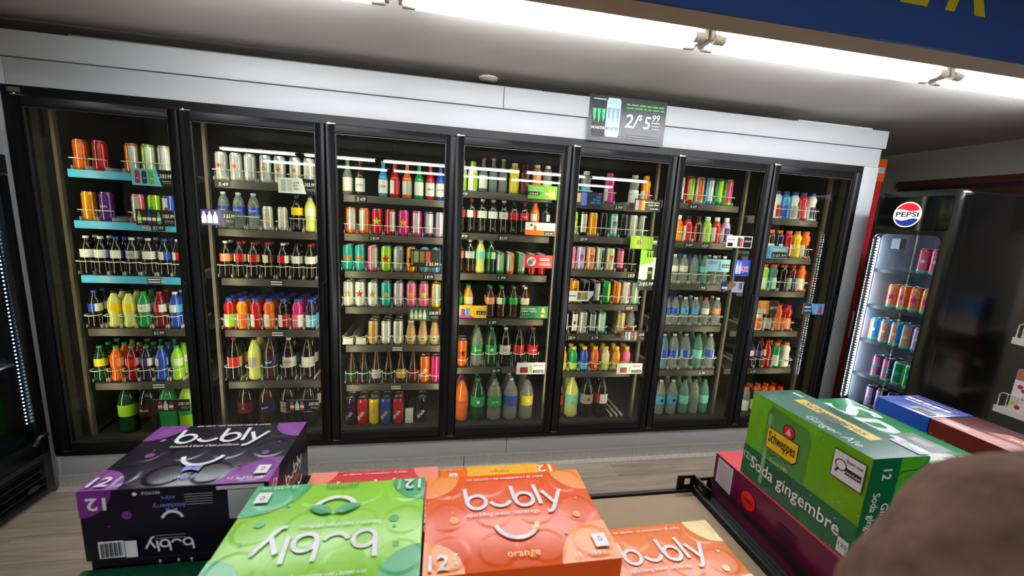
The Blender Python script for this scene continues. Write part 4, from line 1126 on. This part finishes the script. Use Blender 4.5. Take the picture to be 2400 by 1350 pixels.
lk(MB().box(-.62, -.77, .8, -.08, -.065, .81).build('shelf', STEEL)); lk(MB().box(-.62, -.77, 1.2, -.08, -.065, 1.21).build('shelf', STEEL))
for i, (yy, c, t) in enumerate([(-.26, 'yellow', 'juice'), (-.34, 'magenta', 'juice'), (-.42, 'yellow', 'juice')]):
    o = put('juice_bottle', bottle_body(t, c), None, (-.12, yy, .3405))
    props(o, '%s juice bottle with purple cap at bottom of left edge fridge, %s from cooler' % (c, ORD[i]), 'bottle', 'bottles in the left edge fridge')
    put('cap', cap_mesh(t, 'purple'), o); put('label', label_mesh(t, 'yellow', 'white', 0), o)
props(MB().box(-.12, -.30, 1.9235, -.004, -.036, 2.07).build('speaker_box', paint('#0d0d0e', .4), bevel=.03, segs=4, smooth=50), 'black rounded box on top of the left edge fridge', 'box')

# ================================================================== RACK ON THE RIGHT
gx = 6.13
rk = empty('wire_shelf_rack', (SX(gx), SY(-1.05), 0), 'white metal shelf rack with wire fronts at the right edge', 'rack')
def rkk(o): return kid(o, rk)
WR = paint('#cfccc2', .4)
for yy in (-.53, -1.60): rkk(box_obj('upright', (6.62, yy - .02, 0), (6.66, yy + .02, 1.9), WR))
rkk(box_obj('back_panel', (6.665, -1.6, .1), (6.68, -.53, 1.9), paint('#5a5650', .6)))
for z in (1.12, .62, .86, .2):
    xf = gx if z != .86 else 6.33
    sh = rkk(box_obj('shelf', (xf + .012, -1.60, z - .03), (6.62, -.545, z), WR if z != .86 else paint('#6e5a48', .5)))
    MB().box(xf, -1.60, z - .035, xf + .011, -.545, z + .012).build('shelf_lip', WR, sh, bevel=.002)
    if z in (1.12, .62):
        m = MB(); zz = z + .012
        H = .10
        m.tube([(xf + .006, -.56, zz), (xf + .006, -.56, zz + H - .015), (xf + .006, -.575, zz + H), (xf + .006, -1.59, zz + H)], .004, 6)
        for k in range(26): m.tube([(xf + .006, -.60 - .04 * k, zz), (xf + .006, -.60 - .04 * k, zz + H)], .0025, 5)
        m.build('wire_front', WR, sh, smooth=50)
scale_about_cam(rk)  # rack scaled about the camera; its cartons below carry the same scaling
def carton(name, label, a, b, face, arts=(), cat='carton', group=None, bev=.003):
    e = empty(name, (a[0], a[1], a[2]), label, cat, group)
    w, d, h = b[0] - a[0], b[1] - a[1], b[2] - a[2]
    m = MB().box(0, 0, 0, w, d, h).build('carton_body', face, e, bevel=bev, smooth=40)
    for A, side in arts:
        O, U, V = {'top': ((0, 0, h), (1, 0, 0), (0, 1, 0)), 'top180': ((w, d, h), (-1, 0, 0), (0, -1, 0)), 'toplong': ((0, d, h), (0, -1, 0), (1, 0, 0)),
                   'front': ((0, 0, 0), (1, 0, 0), (0, 0, 1)), 'front180': ((w, 0, h), (-1, 0, 0), (0, 0, -1)), 'left': ((0, d, 0), (0, -1, 0), (0, 0, 1)),
                   'right': ((w, 0, 0), (0, 1, 0), (0, 0, 1)), 'right180': ((w, d, h), (0, -1, 0), (0, 0, -1))}[side]
        A.flat('print', e, O, U, V)
    return e
A1 = Art(.32, .23); A1.rect(0, .14, .36, .12, C_('#2d78c0')); A1.rect(0, .22, .36, .04, C_('#d8b020')); A1.rect(0, 0, .36, .1, C_('#d8a878')); A1.circ(.1, .12, .04, C_('#6cc0d8'))
carton('snack_carton', 'blue snack carton with yellow top on upper shelf of white rack', (5.749, -1.103, 1.1860), (5.919, -0.780, 1.418), C_('#2a6ab0'), [(A1, 'left')])
A1 = Art(.179, .268); A1.rect(0, .2, .2, .08, C_('#a8685a')); A1.rect(0, 0, .2, .2, C_('#e8dcd8'))
for cx, cy in ((.03, .16), (.05, .14), (.12, .165), (.04, .03), (.09, .02)): A1.circ(cx, cy, .013, C_('#b83048'))
A1.circ(.02, .05, .015, C_('#d8c83a')); A1.text('LEMONADE', .05, .085, .03, C_('#3a2020'), 'l', .01, wfit=.14); A1.rect(.06, .125, .12, .012, C_('#c86a72')); A1.circ(.08, .24, .016, W)
carton('tea_carton', 'pink and white fruit drink carton in lower wire front of right rack', (5.749, -0.986, 0.7380), (5.874, -0.807, 1.006), C_('#b8887c'), [(A1, 'left')])
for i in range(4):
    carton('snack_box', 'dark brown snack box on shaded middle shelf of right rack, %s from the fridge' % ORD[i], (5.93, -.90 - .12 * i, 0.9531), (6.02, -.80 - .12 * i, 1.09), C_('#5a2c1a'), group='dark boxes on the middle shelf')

# ================================================================== DRINK CASES IN THE FOREGROUND
def rack(name, label, x0, x1, yb, yf, z, sheet):
    e = empty(name, ((x0 + x1) / 2, (yb + yf) / 2, 0), label, 'rack')
    k_ = lambda o: kid(o, e)
    k_(MB().box(x0 + .012, yf + .012, z - .012, x1 - .012, yb - .012, z).build('shelf_sheet', sheet))
    m = MB().box(x0, yb - .011, z - .03, x1, yb, z + .006).box(x0, yf, z - .03, x1, yf + .011, z + .006).box(x0, yf + .011, z - .03, x0 + .011, yb - .011, z + .016).box(x1 - .011, yf + .011, z - .03, x1, yb - .011, z + .016)
    k_(m.build('shelf_rim', BLACK_METAL, bevel=.002))
    for xx in (x0, x1 - .03):
        for yy in (yb - .03, yf):
            k_(MB().box(xx, yy, 0, xx + .03, yy + .03, z - .0305).build('leg', BLACK_METAL))
    # corner bracket of folded steel with slots
    for sx in (0, 1):
        xc = x0 if sx == 0 else x1
        sg = 1 if sx == 0 else -1
        m = MB()
        m.box(min(xc, xc + sg * .05), yb - .003, z + .0062, max(xc, xc + sg * .05), yb, z + .016).box(min(xc, xc + sg * .05), yb - .003, z + .034, max(xc, xc + sg * .05), yb, z + .042)
        m.box(min(xc, xc + sg * .012), yb - .003, z + .0162, max(xc, xc + sg * .012), yb, z + .0338).box(min(xc + sg * .030, xc + sg * .05), yb - .003, z + .0162, max(xc + sg * .030, xc + sg * .05), yb, z + .0338)
        xa, xb = (xc, xc + .003) if sx == 0 else (xc - .003, xc)
        m.box(xa, yb - .055, z + .0162, xb, yb - .0035, z + .023).box(xa, yb - .055, z + .034, xb, yb - .0035, z + .042).box(xa, yb - .055, z + .0232, xb, yb - .040, z + .0338).box(xa, yb - .02, z + .0232, xb, yb - .0035, z + .0338)
        k_(m.build('corner_bracket', BLACK_METAL))
    k_(MB().box(x0 + .03, yf + .03, .30, x1 - .03, yb - .03, .315).build('lower_shelf', sheet))
    return e
rack('drink_rack', 'black metal display rack with tan board top, left of the two', 1.655, 2.886, -1.722, -2.40, 1.0595, paint('#9a8468', .75, 0, 0, .04, 20))
rack('drink_rack', 'black metal display rack under the ginger ale cases, right of the two', 2.902, 4.1, -1.715, -2.40, 1.0445, paint('#2a2724', .6))
Z1, Z2, Z3 = 1.06, 1.183, 1.306
DN = .0667
def bx(h, rough=.3): return paint(h, max(rough, .30), 0, .10, spec=.38, dents=DN)
OFFW = bx('#ece9ea')
def bubly(w, d, main, blob, acc, name_t, sub, tag, twelve, fruit=None, sv=.41, wv=.57):
    A = Art(w, d)
    A.circ(0, d, w * .20, blob); A.circ(w, d, w * .20, blob); A.circ(0, 0, w * .20, blob); A.circ(w * .98, -.01, w * .30, blob)
    for cx, cy, r in ((.13, .72, .014), (.16, .47, .022), (.15, .55, .008), (.90, .62, .008), (.86, .44, .020), (.76, .26, .008)): A.circ(cx * w, cy * d, r * w * 1.2, acc)
    k = d * .245
    A.text(tag, w * .5, d * (.915 if wv < .6 else .955), d * .05, OFFW, 'c', .004, wfit=w * .5)
    A.sparkle_word(w * (.225 if wv < .6 else .20), d * wv, k, OFFW, .135)
    A.text(sub, w * .44, d * (wv - .085), d * .055, OFFW, 'c', .004, wfit=w * .42)
    A.stroke(arc(w * .5, d * sv, w * .118, 190, 350, 20), w * .026, OFFW)
    if fruit: fruit(A, w, d)
    A.text(name_t, w * .5, d * (.085 if sv > .4 else .035), d * .085, {'mûre': lil, 'orange': bx('#f2b814'), 'pomme': bx('#4a8a1c')}.get(name_t, OFFW), 'c', .006)
    A.text('12', w * .025, d * .035, d * .17, OFFW, 'l', .02, wfit=w * .10); A.text(twelve, w * .165, d * .035, d * .05, OFFW, 'l', .01, 0, 90, wfit=d * .12)
    A.rect(w * .885, d * .10, w * .075, d * .12, OFFW); A.text('0', w * .9225, d * .145, d * .07, bx('#30303a'), 'c'); A.text('12 x 355 mL', w * .86, d * .035, d * .045, OFFW, 'c', 0, wfit=w * .2)
    return A
def side_art(w, h, blob, ink, nm, acc):
    A = Art(w, h)
    A.circ(w, 0, w * .19, blob) if False else None
    A.circ(0, 0, 0.0001, blob)
    A.circ(w, h * .0, w * .20, blob); A.text('12', w * .87, h * .08, h * .26, OFFW, 'l', .02)
    A.circ(w * .80, h * .36, w * .022, acc)
    A.rect(w * .68, h * .80, w * .13, h * .16, OFFW); 
    for i in range(18): A.rect(w * (.69 + .0062 * i), h * .81, w * .0028, h * .14, ink)
    A.rect(w * .82, h * .80, w * .06, h * .16, OFFW)
    return A
lil = bx('#8d86d8'); pur = bx('#7c2f8c')
def bow(A, w, d): A.poly([(w * .45, d * .18), (w * .45, d * .27), (w * .5, d * .24), (w * .55, d * .27), (w * .55, d * .18), (w * .5, d * .21)], lil)
def leaf(A, w, d):
    gl = bx('#2f9d5a')
    for sg in (-1, 1): A.poly([(w * .5, d * .37), (w * (.5 + sg * .03), d * .31), (w * (.5 + sg * .08), d * .275), (w * (.5 + sg * .145), d * .29), (w * (.5 + sg * .11), d * .35), (w * (.5 + sg * .06), d * .385)], gl)
def drop(A, w, d): A.circ(w * .60, d * .33, w * .020, bx('#f2c814'))
PW, PD = .2665, .192
# purple pair
dkp = paint('#1a1522', .24, 0, 0, spec=.2, dents=DN)
def purple_front():
    A = Art(PW, .123); w, h = PW, .123
    A.circ(w, h * 0, w * .17, pur); A.circ(w * .765, h * .36, w * .026, pur); A.circ(w * .86, h * .5, w * .006, pur)
    A.text('12', w * .86, h * .10, h * .24, OFFW, 'l', .02, wfit=w * .10)
    A.text('mûre', w * .545, h * .12, h * .075, lil, 'c', .006); A.text('blackberry', w * .545, h * .23, h * .085, lil, 'c', .006)
    A.poly([(w * .50, h * .29), (w * .50, h * .37), (w * .53, h * .345), (w * .56, h * .37), (w * .56, h * .29), (w * .53, h * .315)], lil)
    A.stroke(arc(w * .53, h * .46, w * .055, 195, 345, 14), w * .016, OFFW)
    A.sparkle_word(w * .43, h * .74, h * .165, OFFW, .15)
    for i in range(2): A.rect(w * .47, h * (.665 + .04 * i), w * .16, h * .012, bx('#8a8894'))
    A.rect(w * .79, h * .70, w * .13, h * .24, OFFW)
    for i in range(16): A.rect(w * (.797 + .0072 * i), h * .72, w * (.002 + .002 * (i * 7 % 3)), h * .20, dkp)
    A.rect(w * .72, h * .70, w * .06, h * .24, OFFW)
    A.rect(w * .02, h * .0, w * .26, h * .05, bx('#c9c7cc')); A.rect(w * .05, h * .06, w * .17, h * .42, bx('#aaa8b0'))
    for i in range(5): A.rect(w * .30, h * (.08 + .035 * i), w * .15, h * .012, bx('#8a8894'))
    A.text('RECYCLE', w * .62, h * .02, h * .05, OFFW, 'c', .006); A.circ(w * .70, h * .04, w * .012, OFFW)
    return A
def purple_right():
    A = Art(PD, .123); w, h = PD, .123
    A.circ(0, h, w * .22, pur); A.text('12', w * .05, h * .82, h * .2, OFFW, 'l', .02, 0, -30)
    A.sparkle_word(w * .35, h * .5, h * .2, OFFW, .13); A.stroke(arc(w * .7, h * .3, w * .06, 200, 340, 10), w * .02, OFFW)
    return A
ptop = bubly(PW, PD, dkp, pur, pur, 'mûre', "boisson à base d'eau pétillante", 'zéro calorie • zéro édulcorant • plein de sourires', 'canettes', bow, .44, .655)
carton('drink_case', 'dark purple blackberry case with its top bare, upper of the pair', (1.669, -1.946, Z2 + .0006), (1.669 + PW, -1.946 + PD, Z3), dkp, [(ptop, 'top'), (purple_front(), 'front180'), (purple_right(), 'right')])
pf2 = Art(PW, .123); pf2.circ(PW, .123, PW * .19, pur)
for q in (.35, .45, .52): pf2.rect(PW * q, .1, PW * .012, .016, OFFW)
carton('drink_case', 'dark purple blackberry case lying beneath the other blackberry case', (1.674, -1.944, Z1), (1.674 + PW, -1.944 + PD, Z2), dkp, [(pf2, 'front')])
# dark green case at the lower left corner
p = on_z(150, 1346, Z2)
gq = bx('#137a58'); A = Art(.267, .192); A.circ(0, .192, .07, bx('#7fc8ae')); A.fine_print(.07, .11, .16, .026, bx('#b8302c'))
carton('drink_case', 'dark green case at the bottom left, in front of the purple pair', (1.668, -2.145, Z1), (1.668 + .252, -1.952, 1.176), gq, [(A, 'top180')])
# coral red, lime green, mango, orange and peach cases
red = bx('#d23a3c', .3); cor = bx('#f58a78', .3)
rt = bubly(PW, PD, red, cor, cor, '', 'sparkling water beverage', 'no calories • no sweeteners • all smiles', 'cans')
carton('drink_case', 'coral red case half hidden behind the lime green one', (1.9415, -1.940, Z1), (1.9415 + PW, -1.940 + PD, Z2), red, [(rt, 'top')])
lim = bx('#8fd234', .26); grn = bx('#2fa560', .26)
lt = bubly(.2605, PD, lim, grn, grn, 'pomme', "boisson à base d'eau pétillante", 'zéro calorie • zéro édulcorant • plein de sourires', 'canettes', leaf, .36)
carton('drink_case', 'lime green apple case with upside-down lettering on top', (1.9245, -2.151, Z2 + .0006), (2.185, -2.151 + PD, Z3), lim, [(lt, 'top180')])
carton('drink_case', 'lime green case directly under the upside-down apple case', (1.9265, -2.149, Z1), (2.186, -2.149 + PD, Z2), lim)
org = bx('#ee5c16', .24); orl = bx('#f78a1c', .24)
man = bx('#f07414', .3); yl = bx('#f5b414', .3)
mt = Art(PW, PD); mt.rect(.045, .0, PW - .105, PD, yl); mt.text('mango', PW * .5, .018, .016, bx('#a86a10'), 'c', .006); mt.text('12', .012, .008, .034, OFFW, 'l', .02, wfit=.036); mt.rect(PW - .038, .02, .018, .022, OFFW); mt.text('0', PW - .029, .026, .012, bx('#333333')); mt.text('12 x 355 mL', PW - .026, .006, .008, OFFW, 'c', 0, wfit=.04)
carton('drink_case', 'yellow mango case half hidden behind the orange one', (2.2125, -1.948, Z1), (2.2125 + PW, -1.948 + PD, Z2), man, [(mt, 'top180')])
ot = bubly(.2655, PD + .002, org, orl, orl, 'orange', 'sparkling water beverage', 'no calories • no sweeteners • all smiles', 'cans', drop)
carton('drink_case', 'bright orange case at the front centre with dented top', (2.1885, -2.155, Z2 + .0006), (2.454, -2.155 + PD + .002, Z3), org, [(ot, 'top')])
carton('drink_case', 'orange case directly under the bright orange front case', (2.1885, -2.153, Z1), (2.453, -2.153 + PD, Z2), org)
pch = bx('#f2803c', .26); pcr = bx('#f4d488', .26)
pt = bubly(PW, PD, pch, pcr, pcr, '', 'sparkling water beverage', 'no calories • no sweeteners • all smiles', 'cans')
carton('drink_case', 'pale peach-orange case lying lower on the tan board', (2.4635, -2.160, Z1), (2.4635 + PW, -2.160 + PD, Z2), pch, [(pt, 'top')])

# right rack: maroon case, ginger ale case, green lettered case, blue and red cases
mar = paint('#5e0c34', .3, 0, .3); ZR = 1.045
A = Art(.40, .123); A.rect(.012, .045, .055, .072, C_('#c9c4c8'))
for i in range(9): A.rect(.017, .052 + .0068 * i, .045, .0022, C_('#9a949a'))
A.circ(.125, .075, .022, C_('#d8221c', .3)); A.fine_print(.111, .071, .028, .007, C_('#7a120c'))
A.poly([(0, .034), (.10, .034), (.22, .030), (.40, .002), (.40, .05), (.24, .052), (.12, .044), (0, .052)], C_('#241a14'))
for i in range(3): A.fine_print(.21, .085 - .012 * i, .045, .007, C_('#2a0a1a'), i)
mt_ = Art(.192, .40); mt_.rect(0, 0, .192, .4, C_('#d23238', .3)); mt_.rect(.0, .0, .19, .004, C_('#8a1018'))
carton('drink_case', 'maroon drink case with red top under the ginger ale case', (2.936, -2.128, ZR), (3.128, -1.728, 1.1675), mar, [(A, 'left'), (mt_, 'top')])
g1, g2, g3 = paint('#64a814', .28, 0, .3, .06, 30), paint('#06633c', .28, 0, .3), paint('#8cb45a', .25, 0, .3)
sw, shh = .273, .209
S = Art(sw, shh)
S.rect(0, 0, sw, shh * .37, g2)
can_o = [(sw * .20, 0), (sw * .57, 0), (sw * .585, shh * .06), (sw * .585, shh * .80), (sw * .555, shh * .92), (sw * .22, shh * .97), (sw * .185, shh * .88), (sw * .185, shh * .06)]
S.poly(can_o, paint('#4f8f3c', .25, 0, .3)); S.rect(sw * .185, 0, sw * .40, shh * .36, paint('#145a3a', .25, 0, .3))
S.rect(sw * .20, shh * .05, sw * .035, shh * .82, paint('#86b070', .25, 0, .3))
pl_ = [(sw * .215, shh * .50), (sw * .47, shh * .50), (sw * .50, shh * .535), (sw * .50, shh * .72), (sw * .215, shh * .72)]
S.poly([(x + (-.002 if x < sw * .4 else .002), yy + (-.002 if yy < shh * .6 else .002)) for x, yy in pl_], K); S.poly(pl_, C_('#edc514', .3))
S.circ(sw * .40, shh * .79, .0155, K); S.circ(sw * .40, shh * .79, .0138, C_('#d3222c', .3)); S.poly([(sw * .40 - .007, shh * .76), (sw * .40 + .007, shh * .76), (sw * .40, shh * .835)], C_('#f0c8c8'))
S.text('Schweppes', sw * .357, shh * .575, .035, K, 'c', .012, wfit=sw * .255, sy=1.0)
S.stroke([(sw * (.24 + .022 * i), shh * (.44 + .02 * math.sin(i * 2.1) + .004 * i)) for i in range(12)], .0012, C_('#1c2c10'))
S.text('Depuis 1783', sw * .36, shh * .375, .010, C_('#d8e0d0'), 'c', .006, wfit=sw * .17)
S.text('Soda gingembre', sw * .50, shh * .16, .040, W, 'c', .008, wfit=sw * .80)
S.text('12', sw * .018, shh * .22, .022, W, 'l', .014, wfit=.014); S.text('CANETTES', sw * .075, shh * .26, .008, W, 'l', .01, wfit=.026); S.text('DE 355 mL (4,26 L)', sw * .075, shh * .215, .007, W, 'l', .01, wfit=.034)
S.rect(sw * .765, shh * .655, sw * .215, shh * .27, K); S.rect(sw * .77, shh * .665, sw * .205, shh * .25, C_('#e6e2ea')); S.stroke(arc(sw * .825, shh * .80, .010, 0, 360, 18)[:-1], .0022, K, True); S.stroke([(sw * .795, shh * .72), (sw * .812, shh * .765)], .004, K)
S.rect(sw * .86, shh * .74, sw * .105, shh * .06, K); S.text('SmartLabel', sw * .912, shh * .755, .007, W, 'c', .006, wfit=sw * .09); S.text('Scan me', sw * .91, shh * .85, .009, K, 'c', .004, .2)
S.rect(sw * .905, shh * .04, sw * .075, shh * .14, C_('#d2d8d2')); S.text('120', sw * .943, shh * .10, .012, K, 'c', .006)
rs = random.Random(3)
bub = paint('#b8d89a', .2, 0, .3)
for i in range(70):
    uu, vv = rs.random(), rs.random()
    if .17 < uu < .60 and vv > .37: continue
    if .74 < uu and vv > .62: continue
    S.circ(uu * sw, vv * shh, rs.uniform(.0005, .0014), bub, 8)
tw = .1225
T = Art(sw, tw); T.rect(0, 0, sw, tw, paint('#1c6a50', .2, 0, .4))
T.rect(sw * .18, tw * .50, sw * .62, tw * .24, C_('#e6c018', .3)); T.text('Schweppes', sw * .49, tw * .55, .028, K, 'c', .012, wfit=sw * .5); T.poly([(sw * .42, tw * .38), (sw * .56, tw * .38), (sw * .60, tw * .62), (sw * .40, tw * .62)], C_('#1a1c18', .3))
T.text('Ginger Ale', sw * .66, tw * .10, .030, C_('#bcd6c8'), 'c', .006, wfit=sw * .42); T.fine_print(sw * .05, tw * .74, sw * .1, .008, W); T.rect(sw * .80, tw * .84, sw * .19, tw * .14, C_('#d8dcd8'))
for i in range(90): T.circ(rs.random() * sw, rs.random() * tw, rs.uniform(.0005, .0013), paint('#7fb59c', .2, 0, .3), 8)
E2 = Art(tw, shh); E2.rect(0, 0, tw * .5, shh, g2); E2.rect(tw * .5, 0, tw * .5, shh, paint('#4fae22', .28, 0, .3))
E2.text('12', tw * .22, shh * .90, .026, W, 'l', .014, 0, -90); E2.text('Soda gingembre', tw * .13, shh * .68, .022, W, 'l', .006, 0, -90, wfit=shh * .6); E2.text('Ginger Ale', tw * .32, shh * .58, .022, W, 'l', .006, 0, -90, wfit=shh * .45)
E2.stroke([(tw * .5, shh * .84), (tw * .56, shh * .87), (tw * .8, shh * .88), (tw * .93, shh * .92), (tw * .99, shh * .99)], .0016, K); E2.rect(tw * .58, shh * .55, tw * .3, shh * .08, C_('#d8a020'))
carton('drink_case', 'green and lime ginger ale case standing on its side, yellow name plate', (2.942, -2.081, 1.168), (2.942 + tw, -2.081 + sw, 1.168 + shh), g1, [(S, 'left'), (T, 'toplong'), (E2, 'front')])
# soda case with huge white lettering
gs = paint('#0a9a4c', .25, 0, .35)
carton('drink_case', 'plain green drink case under the one with huge white lettering', (3.13, -2.15, ZR), (3.26, -1.80, 1.225), gs)
L2 = Art(.40, .128); L2.text('Sprite', .20, .022, .125, W, 'c', .02, .25, wfit=.36); L2.rect(.165, .045, .07, .05, C_('#10301c', .3)); L2.rect(.18, .06, .035, .022, C_('#a8b0a8'))
L2.fine_print(.03, .114, .03, .005, W)
carton('drink_case', 'green drink case with huge white lettering across its top', (3.092, -2.205, 1.2255), (3.092 + .128, -1.805, 1.352), gs, [(L2, 'toplong')])
bl = paint('#1c4fb0', .3, 0, .3)
B1 = Art(.125, .2); 
for i, (w_, yy) in enumerate(((.07, .165), (.055, .15), (.06, .135), (.05, .12))): B1.rect(.012, yy, w_, .006, C_('#c8d4f0'))
B1.circ(.10, .15, .013, C_('#e0662c')); B1.rect(.085, .10, .03, .014, W); B1.circ(.075, .125, .005, C_('#d8322c'))
B2 = Art(.125, .143); B2.fine_print(.01, .085, .10, .016, W, 5); B2.fine_print(.02, .064, .07, .010, W, 6); B2.rect(.07, .015, .045, .025, C_('#c8b8a8')); B2.rect(.076, .019, .033, .017, C_('#4a2c1c')); B2.rect(.01, .11, .1, .004, C_('#d8424c'))
carton('snack_case', 'blue snack case with white lettering beyond the green lettered case', (3.407, -1.860, ZR), (3.55, -1.735, 1.32), bl, [(B1, 'left'), (Art(.125, .143), 'top') if False else (B2, 'toplong')])
dr_ = paint('#641410', .28, 0, .35)
D1 = Art(.30, .275)
for i in range(26): D1.circ(rs.random() * .3, .12 + rs.random() * .15, rs.uniform(.0008, .0022), C_('#b08878'), 8)
D2 = Art(.30, .143); D2.rect(0, 0, .30, .045, C_('#d88a7c', .3)); D2.rect(.01, .012, .05, .02, C_('#e8d0c8')); D2.poly([(.07, .06), (.19, .06), (.17, .10), (.09, .10)], C_('#d8602c', .3)); D2.stroke(arc(.24, .07, .035, 20, 320, 18), .014, W); D2.fine_print(.10, .072, .06, .010, W, 3)
carton('drink_case', 'dark red drink case with bubbles, nearest the right edge', (3.407, -2.162, ZR), (3.55, -1.8615, 1.32), dr_, [(D1, 'left'), (D2, 'toplong')])

# ================================================================== SLEEVE CLOSE TO THE LENS
def cam_pt(px, py, dep): return CAM + ray(px, py) * dep
path = [cam_pt(2480, 1620, .140), cam_pt(2600, 1490, .142), cam_pt(2740, 1440, .145), cam_pt(2900, 1560, .155), cam_pt(3100, 1960, .18)]
rad = [.061, .061, .058, .056, .055]
bm = bmesh.new()
nseg, nr = 40, 48
P = []
def lerp(t):
    q = t * (len(path) - 1); i = min(int(q), len(path) - 2); f = q - i
    return path[i].lerp(path[i + 1], f), rad[i] + (rad[i + 1] - rad[i]) * f
rings = []
ax0 = (path[1] - path[0]).normalized()
cap_n = 12
for j in range(cap_n):
    a = math.pi / 2 * (1 - (j + .5) / cap_n)
    c = path[0] - ax0 * (rad[0] * math.sin(a)); rings.append((c, rad[0] * math.cos(a), ax0))
for j in range(nseg + 1):
    c, r = lerp(j / nseg); c2, _ = lerp(min(1, j / nseg + .01)); c1, _ = lerp(max(0, j / nseg - .01))
    rings.append((c, r, (c2 - c1).normalized()))
from mathutils import noise
vs = []
for c, r, t in rings:
    up = Vector((0, 0, 1)); s_ = t.cross(up).normalized(); u_ = s_.cross(t)
    row = []
    for k in range(nr):
        an = 2 * math.pi * k / nr
        dirv = s_ * math.cos(an) + u_ * math.sin(an)
        p = c + dirv * r
        p = p + dirv * (.004 * noise.noise(p * 22) + .0022 * noise.noise(p * 70))
        row.append(bm.verts.new(p))
    vs.append(row)
for i in range(len(vs) - 1):
    for k in range(nr): bm.faces.new((vs[i][k], vs[i][(k + 1) % nr], vs[i + 1][(k + 1) % nr], vs[i + 1][k]))
bm.faces.new(vs[0]); bm.faces.new(list(reversed(vs[-1])))
bmesh.ops.recalc_face_normals(bm, faces=bm.faces)
me = bpy.data.meshes.new('sleeve'); bm.to_mesh(me); bm.free()
me.polygons.foreach_set('use_smooth', [True] * len(me.polygons))
FLEECE = paint('#765b4d', .95, 0, 0, .32, 55, .9, .1)
me.materials.append(FLEECE)
props(put('coat_sleeve', me), 'blurred brown fleece sleeve close to the camera in the lower right corner', 'sleeve')
